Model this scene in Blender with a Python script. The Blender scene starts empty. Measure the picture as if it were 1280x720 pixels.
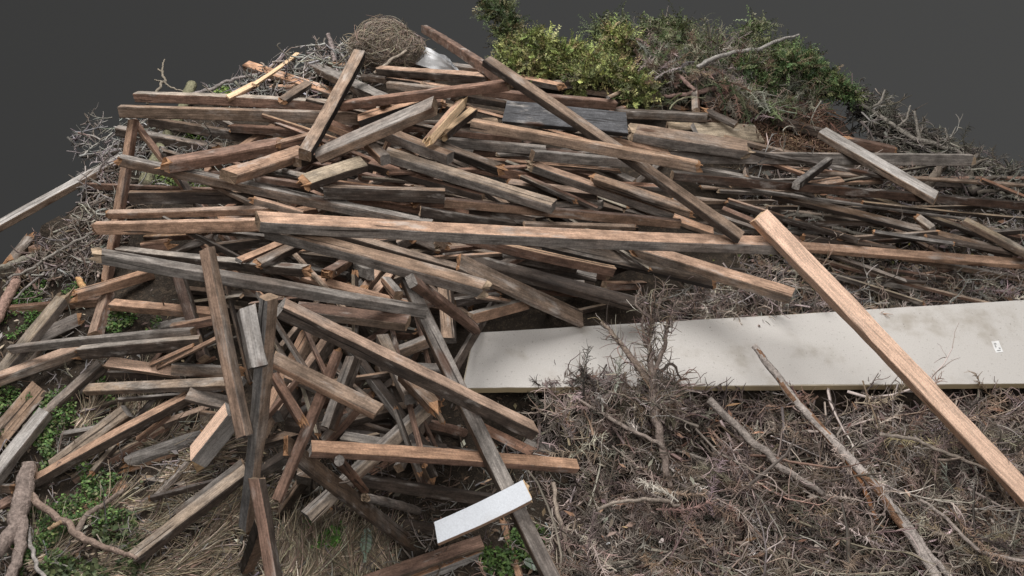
N_FILL = 165
N_SLAT = 135
SKIP_FILL = {0,3,4,8,9,14,15,16,18,20,24,25,32,33,35,37,38,39,42,44,45,47,49,52,53,54,55,57,58,59,60,63,66,68,75,76,77,78,80,81,83,87,91,94,96,98,105,107,109,111,112,113,114,116,117,118,120,122,124,125,128,129,133,134,135,140,142,145,147,151,152,155,159,161,165,167,175,181,192,194,195,208,210,212,225,232,240,251,252,253,263,272,278,280,288,291,292,298,299}
KEY = 590.0
FILL = 300.0
PLANKS = """
2|171 121 445 134|4 12|br|ss|-|batten|brown batten topping the heap's left edge, whitish patch near its left end
3|151 139 472 149|3 14|bb|ss|-|beam|thick brown beam under the whitish-ended top batten, left end over upright red post
1|188 152 338 176|3 11|bd|ss|-|batten|dark batten sloping down right just beneath the thick brown beam at upper left
2|289 160 398 168|3 10|rr|bs|-|batten|red batten with orange splintered left end under the thick brown beam
1|147 163 272 187|5 10|gd|ss|-|batten|rounded grey batten crossing behind the upright red post's top
4|205 207 355 180|9 13|rr|bb|-|beam|rust-brown beam with broken mossy left end pointing down-left at upper left
5|346 182 388 171|4 9|or|bs|-|stub|short brown piece with pale broken left end beside the leaning grey plank
5|285 221 377 190|13 10|oo|ss|-|batten|light brown batten with grey sawn left end facing out below the rust-brown beam
2|167 150 133 352|8 8|or|ss|R|batten|upright red post standing at the heap's left end, battens lying across it
3|135 366 119 420|8 9|or|ss|R|stub|short upright red post foot with dark sawn top at the left
3|150 200 540 282|6 12|gb|ss|-|plank|very long grey-topped plank sloping right from the upright red post to mid heap
2|163 247 347 247|3 15|bd|ss|-|beam|dark horizontal beam right of the upright red post, above two orange battens
1|106 232 290 240|2 8|rr|ss|-|batten|thin red batten running behind the upright red post above the dark beam
3|134 268 340 262|5 8|oo|ss|-|batten|upper of two orange horizontal battens across the upright red post
4|119 285 338 280|4 15|oo|ss|-|beam|lower thicker of two orange horizontal battens across the upright red post
6|322 277 978 307|13 13|og|ss|-|beam|longest beam across the heap's middle, pale orange top and grey front
3|940 304 1295 331|9 5|oo|ss|-|batten|orange batten running to the right edge behind the fresh-sawn beam
4|840 219 1295 258|3 10|dr|ss|-|beam|long dark beam with reddish right end reaching the right picture edge
2|965 243 1265 318|8 5|bd|ss|-|batten|dull brown batten sloping down right between brush toward right edge
5|1028 166 1170 248|11 8|wb|ss|-|plank|whitish weathered plank slanting down right across the long grey beam at right
3|830 196 1215 200|2 14|gg|ss|-|beam|long grey beam lying level along the heap's upper right
2|1000 214 1203 230|3 7|og|bs|-|batten|thin pale-ended batten just under the long grey level beam at right
5|1036 201 995 232|7 6|gd|ss|R|stub|short grey lath leaning over the long dark beam's back at right
3|1004 232 1052 225|8 3|or|ss|-|stub|short orange offcut beside the short grey lath at right
2|872 213 928 217|3 7|gg|ss|-|stub|short grey round-edged stick touching the whitish plank's orange broken tip
3|932 210 934 223|4 4|bd|ss|R|stub|tiny upright brown peg between grey stick and long dark beam
1|858 250 1075 279|3 14|rd|ss|-|board|dark brown board behind the top of the fresh-sawn beam
3|1205 277 1295 324|5 8|tb|ss|-|plank|pale-edged plank slanting down at the right edge above orange batten
2|1148 273 1166 287|8 4|gb|ss|L|stub|small grey offcut lying in the brush at far right
1|1056 176 1118 189|3 11|rr|bb|-|stub|red-brown broken offcut behind the whitish slanting plank's upper end
2|879 124 1032 168|3 11|dd|ss|-|beam|dark beam sloping right from the upright post to the whitish plank
3|881 139 920 156|4 10|dd|ss|-|log|short dark log with yellow cut end below the upright grey-pink post
3|870 92 870 139|8 3|br|ss|R|batten|grey-pink post standing upright in front of the brush at the heap's back
2|870 166 948 168|21 4|tt|ss|-|board|flat tan board with dark right edge near the dark sloping beam
1|834 159 882 161|9 5|td|ss|-|board|small tan board corner left of the flat tan board
4|786 165 935 188|14 12|bg|sb|-|plank|thick grey plank with orange edge streak and frayed right end, upper right
3|768 142 884 147|3 10|bb|ss|-|batten|level light brown batten ending below the upright grey-pink post
1|614 77 853 139|5 7|od|ss|-|batten|orange-edged batten running along the front of the yellow-green bush
1|765 126 832 141|3 6|bb|ss|-|log|short round brown pole end under the yellow-green bush
2|695 106 850 96|3 9|dd|ss|-|batten|dark batten rising right across the yellow-green bush
2|588 84 703 109|5 7|od|ss|-|batten|orange-topped dark batten just behind the big diagonal beam's top
1|700 109 768 119|3 6|bb|ss|-|batten|thin brown batten under the dark batten crossing the bush
3|600 116 768 131|4 11|rr|ss|-|beam|red-brown beam behind the dark grey board, sawn right end
3|760 122 781 112|4 3|bb|ss|-|log|short round stick on the red-brown beam's right end
4|631 141 784 156|25 5|sk|ss|-|board|wide dark grey board lying flat under the big diagonal beam
6|608 76 926 297|10 8|bd|ss|-|beam|big diagonal beam running from the heap's top down right to the middle
5|530 36 628 100|5 10|rr|bs|-|beam|red splintered beam jutting up left against the backdrop at the top
7|590 155 873 208|5 12|bb|sb|-|plank|brown plank with whitish bark and orange broken right tip across the big diagonal beam
4|752 174 835 194|5 9|oo|ss|-|batten|short light orange batten under the thick grey plank
5|665 194 800 204|3 12|gg|ss|-|batten|grey batten with pale rounded left end passing under the big diagonal beam
4|663 207 842 269|7 10|og|ss|-|batten|orange-topped grey batten starting under the pale rounded grey batten
5|740 223 864 265|8 8|bb|bs|-|batten|brown batten with reddish broken left end left of the big diagonal beam's foot
3|772 246 890 290|8 5|ob|ss|-|batten|thin orange batten sloping under the big diagonal beam's foot
4|556 253 850 280|3 11|ro|ss|-|batten|red-brown batten just behind the longest beam, pale sawn right end
2|780 262 906 298|5 4|gg|ss|-|lath|thin grey lath slipping under the big diagonal beam's lower end
3|635 229 746 243|7 6|od|bs|-|batten|pale orange batten with dark notch in the heap's centre
3|688 257 753 255|3 8|gg|ss|-|stub|short grey piece with square sawn end behind the red-brown batten
2|588 207 735 234|4 14|dr|ss|-|plank|wide dark red plank in the centre under the grey pale-ended batten
4|546 182 628 213|8 9|bd|sb|-|batten|tapering pointed brown batten in the heap's upper centre
3|553 177 682 188|3 11|gg|ss|-|batten|blue-grey batten right of the forked pale splintered plank
2|558 164 652 174|3 8|dr|ss|-|batten|dark batten above the blue-grey batten near the dark grey board
4|484 167 563 198|8 12|bg|ss|-|beam|chunky grey-sided beam end below the forked pale splintered plank
5|483 193 692 258|10 11|bg|ss|-|beam|long brown-topped grey beam slanting from upper centre down to the red-brown batten
3|462 206 604 246|5 8|rd|ss|-|batten|dark red batten tucked below the long brown-topped grey beam
4|405 240 556 245|4 16|bd|ss|-|beam|thick dark level beam end with light sawn corner left of centre
3|515 255 568 252|4 9|or|ss|-|stub|light orange stub beneath the thick dark level beam's right end
6|380 229 454 205|15 9|td|bs|-|plank|short mossy tan plank with dark rotten left end below the pale square beam
7|397 196 544 132|12 12|gb|ss|-|beam|pale grey square beam slanting up right with clean sawn lower end
5|449 152 526 127|9 11|ok|ss|-|beam|short orange-topped beam with black side behind the pale grey square beam
8|449 69 381 194|15 6|bk|ss|R|plank|leaning brown-grey plank laid steeply over the heap's upper left
5|371 203 394 195|6 10|rd|ss|-|stub|small dark red stub under the leaning plank's lower end
5|459 178 482 200|11 8|bo|ss|L|stub|short brown block with pale sawn end poking out under the pale square beam
3|410 155 441 168|7 9|ro|sb|-|stub|dark stub with orange broken end right of the leaning plank
4|334 213 387 223|3 11|gg|ss|-|log|smooth grey pole piece below the leaning plank
4|321 223 388 233|3 7|rr|ss|-|batten|short red batten left of the mossy tan plank
3|502 187 522 197|5 8|ob|ss|-|stub|tiny pale stub under the chunky grey-sided beam
4|316 250 378 267|4 8|ob|bs|-|batten|short pointed light batten just above the longest beam's left end
4|474 88 618 99|5 10|od|ss|-|beam|orange-topped dark beam below the dry grass ball
3|498 75 607 90|4 8|gb|ss|-|plank|grey-brown plank in front of the white sheet at the top
2|411 81 476 88|3 7|bb|ss|-|batten|short brown batten under the dry grass ball's left side
2|447 96 540 104|3 8|db|ss|-|batten|dark batten under the orange-topped beam below the dry grass ball
2|484 97 562 110|3 4|od|ss|-|lath|thin pale lath below the orange-topped dark beam
3|485 106 562 114|3 8|bb|ss|-|stub|brown piece with square left end above the red level batten
5|394 84 481 126|9 9|gb|sb|-|plank|mossy grey plank with pale splintered right tip passing under the leaning plank
3|308 82 420 118|9 6|ob|ss|-|plank|weathered pale plank sloping right at the twig pile, under the leaning plank
4|386 105 352 127|8 5|bd|ss|-|stub|short dark-sided stick lying across the weathered pale plank
3|340 112 368 112|3 11|or|ss|-|stub|orange block end in the twig pile left of the leaning plank
3|372 67 317 106|4 2|pp|bs|-|lath|thin pale splinter pointing up right over the twig pile
2|320 105 285 123|6 4|po|bs|-|lath|broad torn base of the pale splinter by the top batten
5|428 132 637 106|4 11|rr|ss|-|batten|red level batten rising right, pale sawn end at the big diagonal beam
3|560 119 638 131|4 8|dd|ss|-|batten|dark short batten left of the dark grey board
6|578 128 533 179|10 5|po|bb|L|plank|pale splintered plank, longer prong of the fork, in upper centre
5|592 139 552 171|8 7|pd|bb|R|plank|shorter darker-topped prong of the pale fork in upper centre
2|500 158 562 159|3 12|dr|ss|-|plank|dark red flat piece behind the pale fork
5|120 319 531 389|8 11|gg|bs|-|beam|longest grey beam slanting right across the left middle, under the cracked upright batten
4|148 314 385 339|6 10|gd|sb|-|batten|rounded grey batten with orange broken right end above the longest grey beam
3|375 344 512 383|9 4|oo|ss|-|plank|orange-brown plank peeking above the longest grey beam's right half
8|259 311 306 546|11 9|ob|ss|R|beam|cracked orange-brown batten standing steeply over the left middle
4|224 346 255 449|11 5|rd|ss|R|batten|red stake with dark grey sawn foot left of the cracked steep batten
3|141 381 276 393|9 8|oo|bs|-|batten|orange level batten crossed by the red stake
4|92 371 192 341|5 11|oo|ss|-|batten|orange pointed batten slanting up right at the left
2|14 387 128 377|3 10|ro|ss|-|batten|red batten lying behind the tan leaning pole at far left
4|81 371 -5 474|10 7|tg|bs|R|plank|tan leaning pole with grey side at far left
2|101 399 45 425|16 6|gd|bb|R|board|wide grey rotten slab beside the tan leaning pole
5|12 437 242 415|4 9|gg|ss|-|batten|long grey level batten over the tan leaning pole
5|99 441 252 428|5 14|gd|ss|-|beam|grey beam with chalk mark below the long grey level batten
4|-8 477 108 434|8 11|ob|sb|-|batten|light orange batten rising right from the left edge to the grey chalk-marked beam
4|135 453 229 467|12 3|fb|ss|-|plank|pale flat plank with stained face under the thin orange laths
4|216 461 302 466|3 13|gb|ss|-|batten|grey-brown batten right of the pale flat plank
3|125 469 228 471|3 10|gd|ss|-|batten|dark batten between the pale flat plank and the lower brown batten
5|110 487 302 479|10 6|bb|ss|-|beam|lower brown level batten left of the cracked steep batten
6|188 456 242 432|4 2|ob|bb|-|lath|upper of two thin orange laths under the red stake's foot
6|197 460 273 422|4 2|ob|bb|-|lath|lower of two thin orange laths under the red stake's foot
4|215 410 278 398|4 9|or|ss|-|stub|orange sawn block behind the red stake
2|192 410 235 400|8 3|gg|ss|-|board|grey flat board scrap above the long grey level batten
9|307 385 322 459|18 4|wg|ss|L|plank|short whitish weathered plank beside the long grey post
7|336 371 308 661|10 11|gb|sb|R|beam|long grey post running steeply down to the dry needles, rough lower end
6|350 384 665 538|11 14|od|ss|-|beam|orange-topped dark beam slanting down right to below the chipboard panel's corner
5|372 387 510 404|12 9|rb|ss|-|plank|reddish plank with sawn right end under the longest grey beam
6|341 449 473 515|16 7|bo|ss|-|plank|wide flat grey-brown plank right of the long grey post
6|341 468 378 528|9 4|rr|sb|L|batten|short red-brown stake with splintered lower end beside the long grey post
2|390 412 322 545|9 13|ob|ss|R|beam|first leftmost of four steep parallel battens under the wide flat plank
2|414 422 346 520|8 12|od|ss|R|beam|second of four steep parallel battens under the wide flat plank
5|424 438 346 627|9 4|rr|ss|R|batten|long thin red batten, third of four steep parallel ones, running to the needles
3|443 448 411 536|9 10|gd|ss|R|beam|fourth rightmost of the steep parallel battens, pale sawn foot
4|478 424 514 499|13 5|bb|ss|L|plank|brown plank end with a nail hole under the orange-topped dark beam
5|504 468 545 511|12 7|bo|sb|L|plank|knotty plank end with pale broken tip beside the nail-holed plank end
4|509 350 693 730|15 4|gb|ss|L|plank|long steep grey plank running down past the chipboard panel's left edge to the bottom
3|388 561 720 583|13 7|or|ss|-|beam|long orange-red level beam below centre crossed by the steep grey plank
2|430 546 550 567|11 4|gg|ss|-|plank|grey tapering plank behind the long orange-red level beam
1|322 556 532 504|9 7|bd|ss|-|batten|brown batten rising right behind the third steep batten
2|532 511 384 646|12 7|bg|ss|L|plank|brown plank slanting down left with pale sawn foot, under the grey plank
4|356 556 530 691|16 4|bb|ss|-|plank|flat brown plank with a nail slanting right from the steep battens to bottom
6|424 576 456 613|9 5|rr|ss|L|log|short rust-red round stick below the long orange-red level beam
6|456 622 542 645|5 9|gg|bs|-|log|short grey round stick with orange broken left end
1|450 600 614 625|4 13|dd|ss|-|beam|dark level beam under the white painted plank's middle
1|412 638 552 664|4 12|dd|ss|-|beam|lowest dark beam ending by the white painted plank's lower end
7|602 678 440 735|15 4|rb|ss|-|plank|brown-red plank along the bottom edge below the white painted plank
5|603 691 490 735|6 9|ow|ss|-|plank|white-sided plank at the bottom edge under the brown-red plank
6|546 667 661 613|26 3|Wo|sb|-|plank|white painted plank with torn bare right end
2|628 650 651 726|6 2|oo|ss|R|lath|thin orange lath left of the steep grey plank's lower end
2|600 535 688 578|12 4|rd|ss|-|plank|dark red plank with a nail hole beneath the orange-topped dark beam's end
1|658 551 693 567|12 5|gg|ss|-|stub|grey stub just right of the orange-topped dark beam's sawn end
1|518 527 592 546|4 14|rd|ss|-|log|dark rusty log piece under the orange-topped dark beam
3|128 456 47 530|8 10|gd|ss|R|batten|grey batten with dark side leaning from the pale flat plank to lower left
4|57 516 -10 602|12 8|wg|ss|R|plank|light grey plank with moss, lower left edge
2|50 485 -15 562|24 5|bd|ss|R|board|wide brown weathered board at the left edge
2|159 514 69 583|15 5|bb|ss|R|plank|short purple-brown plank with pale sawn upper end at lower left
3|245 492 42 603|8 10|od|sb|-|beam|long orange-topped dark-sided batten with torn left end, lower left
1|215 531 92 600|5 9|dr|ss|-|batten|dark batten just below the long torn-ended batten
2|160 580 262 545|7 20|go|bs|-|log|rusty bark-covered log with fibrous left end over dry needles
2|203 531 260 511|6 7|od|ss|-|batten|short orange-topped batten under the wavy-grained grey plank
5|235 492 290 506|17 3|gg|ss|-|board|short grey plank with bold wavy grain left of the cracked steep batten
3|252 520 278 523|3 12|bb|ss|-|stub|small brown block below the wavy-grained grey plank
6|293 514 245 574|11 17|fw|sb|R|beam|pale orange and whitish split beam with broken lower end
5|310 589 168 698|13 9|bd|ss|-|beam|long brown beam over dry needles with whitish lower left end
4|304 579 221 643|10 3|bb|ss|-|plank|thin brown plank lying behind the whitish-ended beam
1|158 604 88 652|11 3|or|ss|-|plank|orange flat plank among green ground plants
1|182 601 292 619|6 9|gk|ss|-|batten|grey batten with white left patch half buried in dry needles
1|-12 638 18 622|9 3|rr|ss|-|stub|red offcut at the left edge behind the forked branch
1|-3 610 18 611|3 10|gb|ss|-|stub|grey block at the left edge beside the forked branch's top
8|321 598 344 730|12 8|rd|ss|R|beam|red-brown steep batten running off the bottom edge
7|330 652 296 730|10 9|od|ss|L|beam|light brown batten crossing under the red-brown steep batten at the bottom
3|382 598 344 654|6 9|bd|ss|R|batten|dark short batten behind the long thin red batten's foot
2|382 588 382 616|15 3|gd|ss|R|stub|grey sawn block right of the long thin red batten's foot
1|402 547 318 594|9 9|dg|ss|-|batten|dark batten behind the long grey post's lower half
5|334 287 608 362|13 12|bg|sb|-|beam|brown-topped grey beam with broken right end just below the longest beam
4|413 290 572 336|7 7|bd|ss|-|batten|thin brown batten behind the broken-ended grey beam
4|355 302 298 326|7 3|or|ss|-|batten|upper of two short slanting battens under the longest beam's left end
4|373 306 322 331|9 7|bd|ss|-|batten|lower of two short slanting battens under the longest beam's left end
2|477 334 454 364|8 4|ob|ss|R|batten|left one of two short steep battens under the broken-ended grey beam
2|490 341 467 369|8 4|or|ss|R|batten|right one of two short steep battens under the broken-ended grey beam
3|440 323 408 343|8 8|ro|sb|-|stub|dark stub with glowing orange broken end in the gap
2|438 331 463 343|4 12|gg|ss|-|stub|grey rounded stub in the gap below the broken-ended grey beam
3|482 351 498 370|7 7|go|ss|L|stub|small stub with orange sawn face above the longest grey beam's end
5|514 351 595 412|7 9|rr|ss|-|batten|dark red square batten pointing at the chipboard panel's corner
3|556 352 562 426|14 4|bd|ss|R|plank|dark upright plank with pale sawn foot left of the chipboard panel
3|588 398 659 379|4 12|go|ss|-|plank|grey-topped tan piece resting at the chipboard panel's upper left corner
4|572 327 727 399|17 4|bb|bs|-|plank|wide brown plank running down to the chipboard panel's top edge
2|554 317 800 382|12 8|dd|ss|-|beam|dark wide beam running down to the dead shrub stem at the panel
3|570 295 767 339|4 11|rr|ss|-|batten|red batten below the longest beam with pale torn right end
2|680 303 895 352|16 4|bd|sb|-|board|saw-marked dark board below the longest beam, right of centre
3|790 309 990 370|11 10|ob|bs|-|beam|peeling pinkish beam below the longest beam near the fresh-sawn beam
1|755 357 810 356|3 9|or|ss|-|stub|rusty orange piece just above the dead shrub stem
1|648 358 722 366|3 10|or|ss|-|stub|rusty orange piece between dark wide beam and wide brown plank
4|525 264 642 282|3 11|dd|ss|-|batten|dark batten behind the longest beam, left of the bent nail
3|588 262 668 278|3 9|dd|ss|-|batten|dark short batten behind the longest beam at the bent nail
4|655 280 795 284|4 4|bb|ss|-|lath|thin brown lath behind the longest beam
3|515 294 549 307|5 12|bg|sb|-|stub|grey chunk hanging under the longest beam
4|546 299 561 307|4 10|ob|ss|-|stub|small square orange-ended stub under the longest beam
3|499 306 515 297|5 11|bd|ss|-|stub|small split stub under the longest beam left of the grey chunk
2|568 378 624 370|3 9|gd|ss|-|batten|dark grey batten in the gap above the chipboard panel's corner
2|497 441 538 425|6 12|gb|ss|-|batten|grey and tan batten behind the steep grey plank
1|488 422 527 418|3 7|rr|ss|-|stub|red scrap behind the steep grey plank
3|508 462 552 463|9 9|gg|ss|-|stub|grey sawn block at the orange-topped dark beam, left of chipboard panel
1|438 474 497 470|3 8|gd|ss|-|batten|grey batten right of the four steep parallel battens
1|450 499 492 477|8 3|dd|ss|-|batten|dark lath above the wide flat grey-brown plank's tip
2|188 320 347 300|3 10|bd|ss|-|batten|dark batten under the lower orange batten, behind the cracked steep one
2|178 309 214 305|3 11|or|ss|-|stub|orange log offcut under the lower orange horizontal batten
1|183 297 262 293|3 7|rr|bb|-|lath|red torn lath directly under the lower orange horizontal batten
3|214 316 270 295|6 4|dd|ss|-|lath|dark lath leaning under the lower orange horizontal batten
0.5|-14 290 226 159|7 8|wb|bs|-|beam|long whitish-brown pole jutting out left against the backdrop
3|40 312 90 317|4 9|ro|ss|-|stub|brown offcut with orange sawn right end in the left twigs
2|40 296 12 330|9 5|bb|bb|R|plank|bark-brown slab at the left edge of the twigs
7|948 270 1292 630|20 7|ff|ss|L|beam|fresh-sawn pale orange beam slanting across the chipboard panel
2|902 262 1002 303|5 6|rd|sb|-|lath|dark slat slipping down left of the fresh-sawn beam's sawn top
2|898 239 1012 244|2 4|gg|ss|-|lath|thin grey rail just under the long dark beam right of the big diagonal beam
2|1004 296 1120 312|3 6|dd|ss|-|lath|dark slat between the dull brown batten and the orange batten on the right
2|1040 346 1112 379|4 7|or|sb|-|lath|short orange-brown slat lying in brush above the panel, right of the fresh-sawn beam
2|1086 338 1150 371|6 2|tb|bb|-|lath|pale curled slat in the brush above the panel's right half
1|930 206 1062 219|2 6|rd|ss|-|lath|reddish slat tucked between the long grey beam and long dark beam
1|1100 256 1290 300|3 6|bd|bs|-|lath|faded slat under the reddish right end of the long dark beam
2|1128 322 1292 352|3 6|gb|ss|-|lath|grey-brown slat in the brush under the orange batten at the right edge
1|1015 252 1180 268|2 6|gd|ss|-|lath|grey slat hidden among dry litter above the dull brown batten
2|905 172 1012 198|3 5|bb|sb|-|lath|thin brown slat at the edge of the leaf litter over the long grey beam
2|945 330 1040 352|5 5|rb|bb|-|lath|rough brown slat under the fresh-sawn beam, behind the panel
1|700 395 800 372|3 6|bd|ss|-|lath|thin brown slat just above the panel's upper edge left of the dead shrub
"""
import bpy, math, random
import numpy as np
from mathutils import Vector, Matrix, noise as mnoise

random.seed(11)
rng = np.random.default_rng(11)
scn = bpy.context.scene
col = scn.collection

# ---------------------------------------------------------------- camera
CAM = np.array([0.0, 0.0, 2.5])
PITCH = math.radians(30.0)
HFOV = math.radians(52.0)
TH = math.tan(HFOV / 2)
FWD = np.array([0, math.cos(PITCH), -math.sin(PITCH)])
UP = np.array([0, math.sin(PITCH), math.cos(PITCH)])
RIGHT = np.array([1.0, 0, 0])
cam_data = bpy.data.cameras.new("camera")
cam = bpy.data.objects.new("camera", cam_data)
col.objects.link(cam)
cam.location = CAM
cam.rotation_euler = (math.pi / 2 - PITCH, 0, 0)
cam_data.sensor_width = 36
cam_data.lens = 18 / TH
cam_data.clip_end = 200
scn.camera = cam


def ray(u, v):
    u = np.asarray(u, float); v = np.asarray(v, float)
    x = (u - 640) / 640 * TH
    y = (360 - v) / 640 * TH
    return x[..., None] * RIGHT + y[..., None] * UP + FWD      # depth along FWD = 1


def project(P):
    d = np.asarray(P) - CAM
    z = d @ FWD
    return 640 + 640 * (d @ RIGHT) / z / TH, 360 - 640 * (d @ UP) / z / TH


# the heap: a slope rising away from the camera, falling off to both sides
def surf(X, Y):
    b = 0.022 * np.sin(3.1 * X + 1.3 * Y) + 0.02 * np.sin(2.3 * Y - 1.7 * X + 1.0) + 0.012 * np.sin(7.3 * X - 5.1 * Y)
    return 0.34 * (Y - 2.5) - 0.05 * X * X + b


def depth_at(u, v, lift=0.0):
    """depth along FWD where the line of sight meets the heap raised by lift"""
    r = ray(u, v)
    lo = np.full(r.shape[:-1], 0.8); hi = np.full(r.shape[:-1], 14.0)
    for _ in range(44):
        m = (lo + hi) / 2
        p = CAM + r * m[..., None]
        g = p[..., 2] - surf(p[..., 0], p[..., 1]) - lift
        lo = np.where(g > 0, m, lo); hi = np.where(g > 0, hi, m)
    return (lo + hi) / 2


def at(u, v, lift=0.0):
    return CAM + ray(u, v) * depth_at(u, v, lift)[..., None]


# ---------------------------------------------------------------- materials
def new_mat(name):
    m = bpy.data.materials.new(name); m.use_nodes = True
    nt = m.node_tree; nt.nodes.clear()
    out = nt.nodes.new("ShaderNodeOutputMaterial")
    bs = nt.nodes.new("ShaderNodeBsdfPrincipled")
    nt.links.new(bs.outputs[0], out.inputs[0])
    bs.inputs["Roughness"].default_value = 0.85
    bs.inputs["Specular IOR Level"].default_value = 0.25
    return m, nt, bs


class NT:
    def __init__(self, nt): self.nt = nt
    def node(self, t, **kw):
        n = self.nt.nodes.new(t)
        for k, v in kw.items(): setattr(n, k, v)
        return n
    def link(self, a, b): self.nt.links.new(a, b)
    def val(self, sock, v):
        if hasattr(v, "is_output") or isinstance(v, bpy.types.NodeSocket): self.link(v, sock)
        else: sock.default_value = v
    def math(self, op, a, b=0.0, clamp=False):
        n = self.node("ShaderNodeMath", operation=op, use_clamp=clamp)
        self.val(n.inputs[0], a); self.val(n.inputs[1], b); return n.outputs[0]
    def mix(self, f, a, b, blend="MIX"):
        n = self.node("ShaderNodeMix", data_type="RGBA", blend_type=blend)
        self.val(n.inputs[0], f); self.val(n.inputs[6], a); self.val(n.inputs[7], b); return n.outputs[2]
    def noise(self, vec, scale, detail=4.0, rough=0.55):
        n = self.node("ShaderNodeTexNoise"); self.link(vec, n.inputs["Vector"])
        n.inputs["Scale"].default_value = scale; n.inputs["Detail"].default_value = detail
        n.inputs["Roughness"].default_value = rough; return n.outputs["Fac"]
    def mapping(self, vec, scale):
        n = self.node("ShaderNodeVectorMath", operation="MULTIPLY"); self.link(vec, n.inputs[0])
        n.inputs[1].default_value = scale; return n.outputs[0]
    def ramp(self, f, lo, hi):
        n = self.node("ShaderNodeMapRange", interpolation_type="SMOOTHSTEP"); self.val(n.inputs[0], f)
        n.inputs[1].default_value = lo; n.inputs[2].default_value = hi; return n.outputs[0]
    def attr(self, name):
        return self.node("ShaderNodeAttribute", attribute_name=name)
    def bump(self, h, strength, dist):
        n = self.node("ShaderNodeBump"); self.link(h, n.inputs["Height"])
        n.inputs["Strength"].default_value = strength; n.inputs["Distance"].default_value = dist
        return n.outputs[0]


def wood_material():
    m, nt, bs = new_mat("weathered_wood"); k = NT(nt)
    tc = k.node("ShaderNodeTexCoord"); oi = k.node("ShaderNodeObjectInfo")
    off = k.node("ShaderNodeVectorMath", operation="ADD")
    rv = k.node("ShaderNodeCombineXYZ")
    for i, f in enumerate((37.0, 61.0, 83.0)): k.link(k.math("MULTIPLY", oi.outputs["Random"], f), rv.inputs[i])
    k.link(tc.outputs["Object"], off.inputs[0]); k.link(rv.outputs[0], off.inputs[1])
    p = off.outputs[0]
    tone = k.attr("tone").outputs["Color"]
    sep = k.node("ShaderNodeSeparateColor"); k.link(k.attr("mask").outputs["Color"], sep.inputs[0])
    grey, end, dark = sep.outputs[0], sep.outputs[1], sep.outputs[2]
    # slightly wandering grain
    wob = k.node("ShaderNodeTexNoise"); k.link(p, wob.inputs["Vector"]); wob.inputs["Scale"].default_value = 2.2
    wsc = k.node("ShaderNodeVectorMath", operation="SCALE"); k.link(wob.outputs["Color"], wsc.inputs[0]); wsc.inputs["Scale"].default_value = 0.035
    pw = k.node("ShaderNodeVectorMath", operation="ADD"); k.link(p, pw.inputs[0]); k.link(wsc.outputs[0], pw.inputs[1])
    grain = k.noise(k.mapping(pw.outputs[0], (4.5, 75, 75)), 1.0, 6, 0.66)
    fine = k.noise(k.mapping(pw.outputs[0], (9, 240, 240)), 1.0, 3, 0.6)
    speck = k.noise(p, 190, 2, 0.5)
    patch = k.noise(k.mapping(p, (3.2, 11, 11)), 1.0, 5, 0.6)
    patch2 = k.noise(k.mapping(p, (2.0, 8, 8)), 1.7, 4, 0.6)
    patch3 = k.noise(k.mapping(p, (7.0, 22, 22)), 1.0, 5, 0.65)
    # weathering to grey in patches
    gf = k.ramp(k.math("ADD", patch, k.math("MULTIPLY", k.math("SUBTRACT", grey, 0.5), 0.55)), 0.42, 0.66)
    gtone = k.mix(grain, (0.092, 0.083, 0.076, 1), (0.345, 0.312, 0.285, 1))
    c = k.mix(k.math("MULTIPLY", gf, 0.85), tone, gtone)
    # grain contrast
    g1 = k.math("ADD", k.math("MULTIPLY", grain, 1.15), 0.42)
    c = k.mix(1.0, c, NT_gray(k, g1), "MULTIPLY")
    g2 = k.math("ADD", k.math("MULTIPLY", fine, 1.3), 0.35)
    c = k.mix(k.math("SUBTRACT", 1.0, end), c, k.mix(1.0, c, NT_gray(k, g2), "MULTIPLY"))
    g3 = k.math("ADD", k.math("MULTIPLY", speck, 0.9), 0.55)
    c = k.mix(1.0, c, NT_gray(k, g3), "MULTIPLY")
    # blotches and dirt a few centimetres across
    blot = k.noise(k.mapping(p, (16, 30, 30)), 1.0, 6, 0.7)
    aged = k.math("MULTIPLY", dark, 4.0, True)
    c = k.mix(aged, c, k.mix(1.0, c, NT_gray(k, k.math("ADD", k.math("MULTIPLY", k.ramp(blot, .30, .70), 0.75), 0.58)), "MULTIPLY"))
    # dark damp stains
    df = k.ramp(k.math("ADD", patch2, k.math("MULTIPLY", k.math("SUBTRACT", dark, 0.5), 0.4)), 0.50, 0.72)
    c = k.mix(k.math("MULTIPLY", df, 0.62), c, (0.030, 0.026, 0.025, 1))
    # pale rubbed patches
    lf = k.ramp(patch3, 0.56, 0.72)
    c = k.mix(k.math("MULTIPLY", lf, k.math("ADD", k.math("MULTIPLY", aged, .4), .12)), c, (0.50, 0.455, 0.42, 1))
    # drying cracks along the grain
    cr = k.ramp(k.noise(k.mapping(pw.outputs[0], (1.1, 60, 60)), 1.0, 3, 0.5), 0.655, 0.69)
    crf = k.math("MULTIPLY", k.math("MULTIPLY", cr, k.math("SUBTRACT", 1.0, end)), aged)
    c = k.mix(k.math("MULTIPLY", crf, 0.8), c, (0.018, 0.014, 0.012, 1))
    # knots
    vo = k.node("ShaderNodeTexVoronoi"); k.link(k.mapping(p, (2.6, 9, 9)), vo.inputs["Vector"]); vo.inputs["Scale"].default_value = 1.0
    kn = k.math("SUBTRACT", 1.0, k.ramp(vo.outputs["Distance"], 0.07, 0.15))
    c = k.mix(k.math("MULTIPLY", kn, 0.75), c, (0.07, 0.032, 0.018, 1))
    k.link(c, bs.inputs["Base Color"])
    h = k.math("ADD", k.math("MULTIPLY", grain, 0.8), k.math("ADD", k.math("MULTIPLY", fine, 0.35), k.math("ADD", k.math("MULTIPLY", crf, -0.9), k.math("MULTIPLY", patch3, 0.8))))
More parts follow.
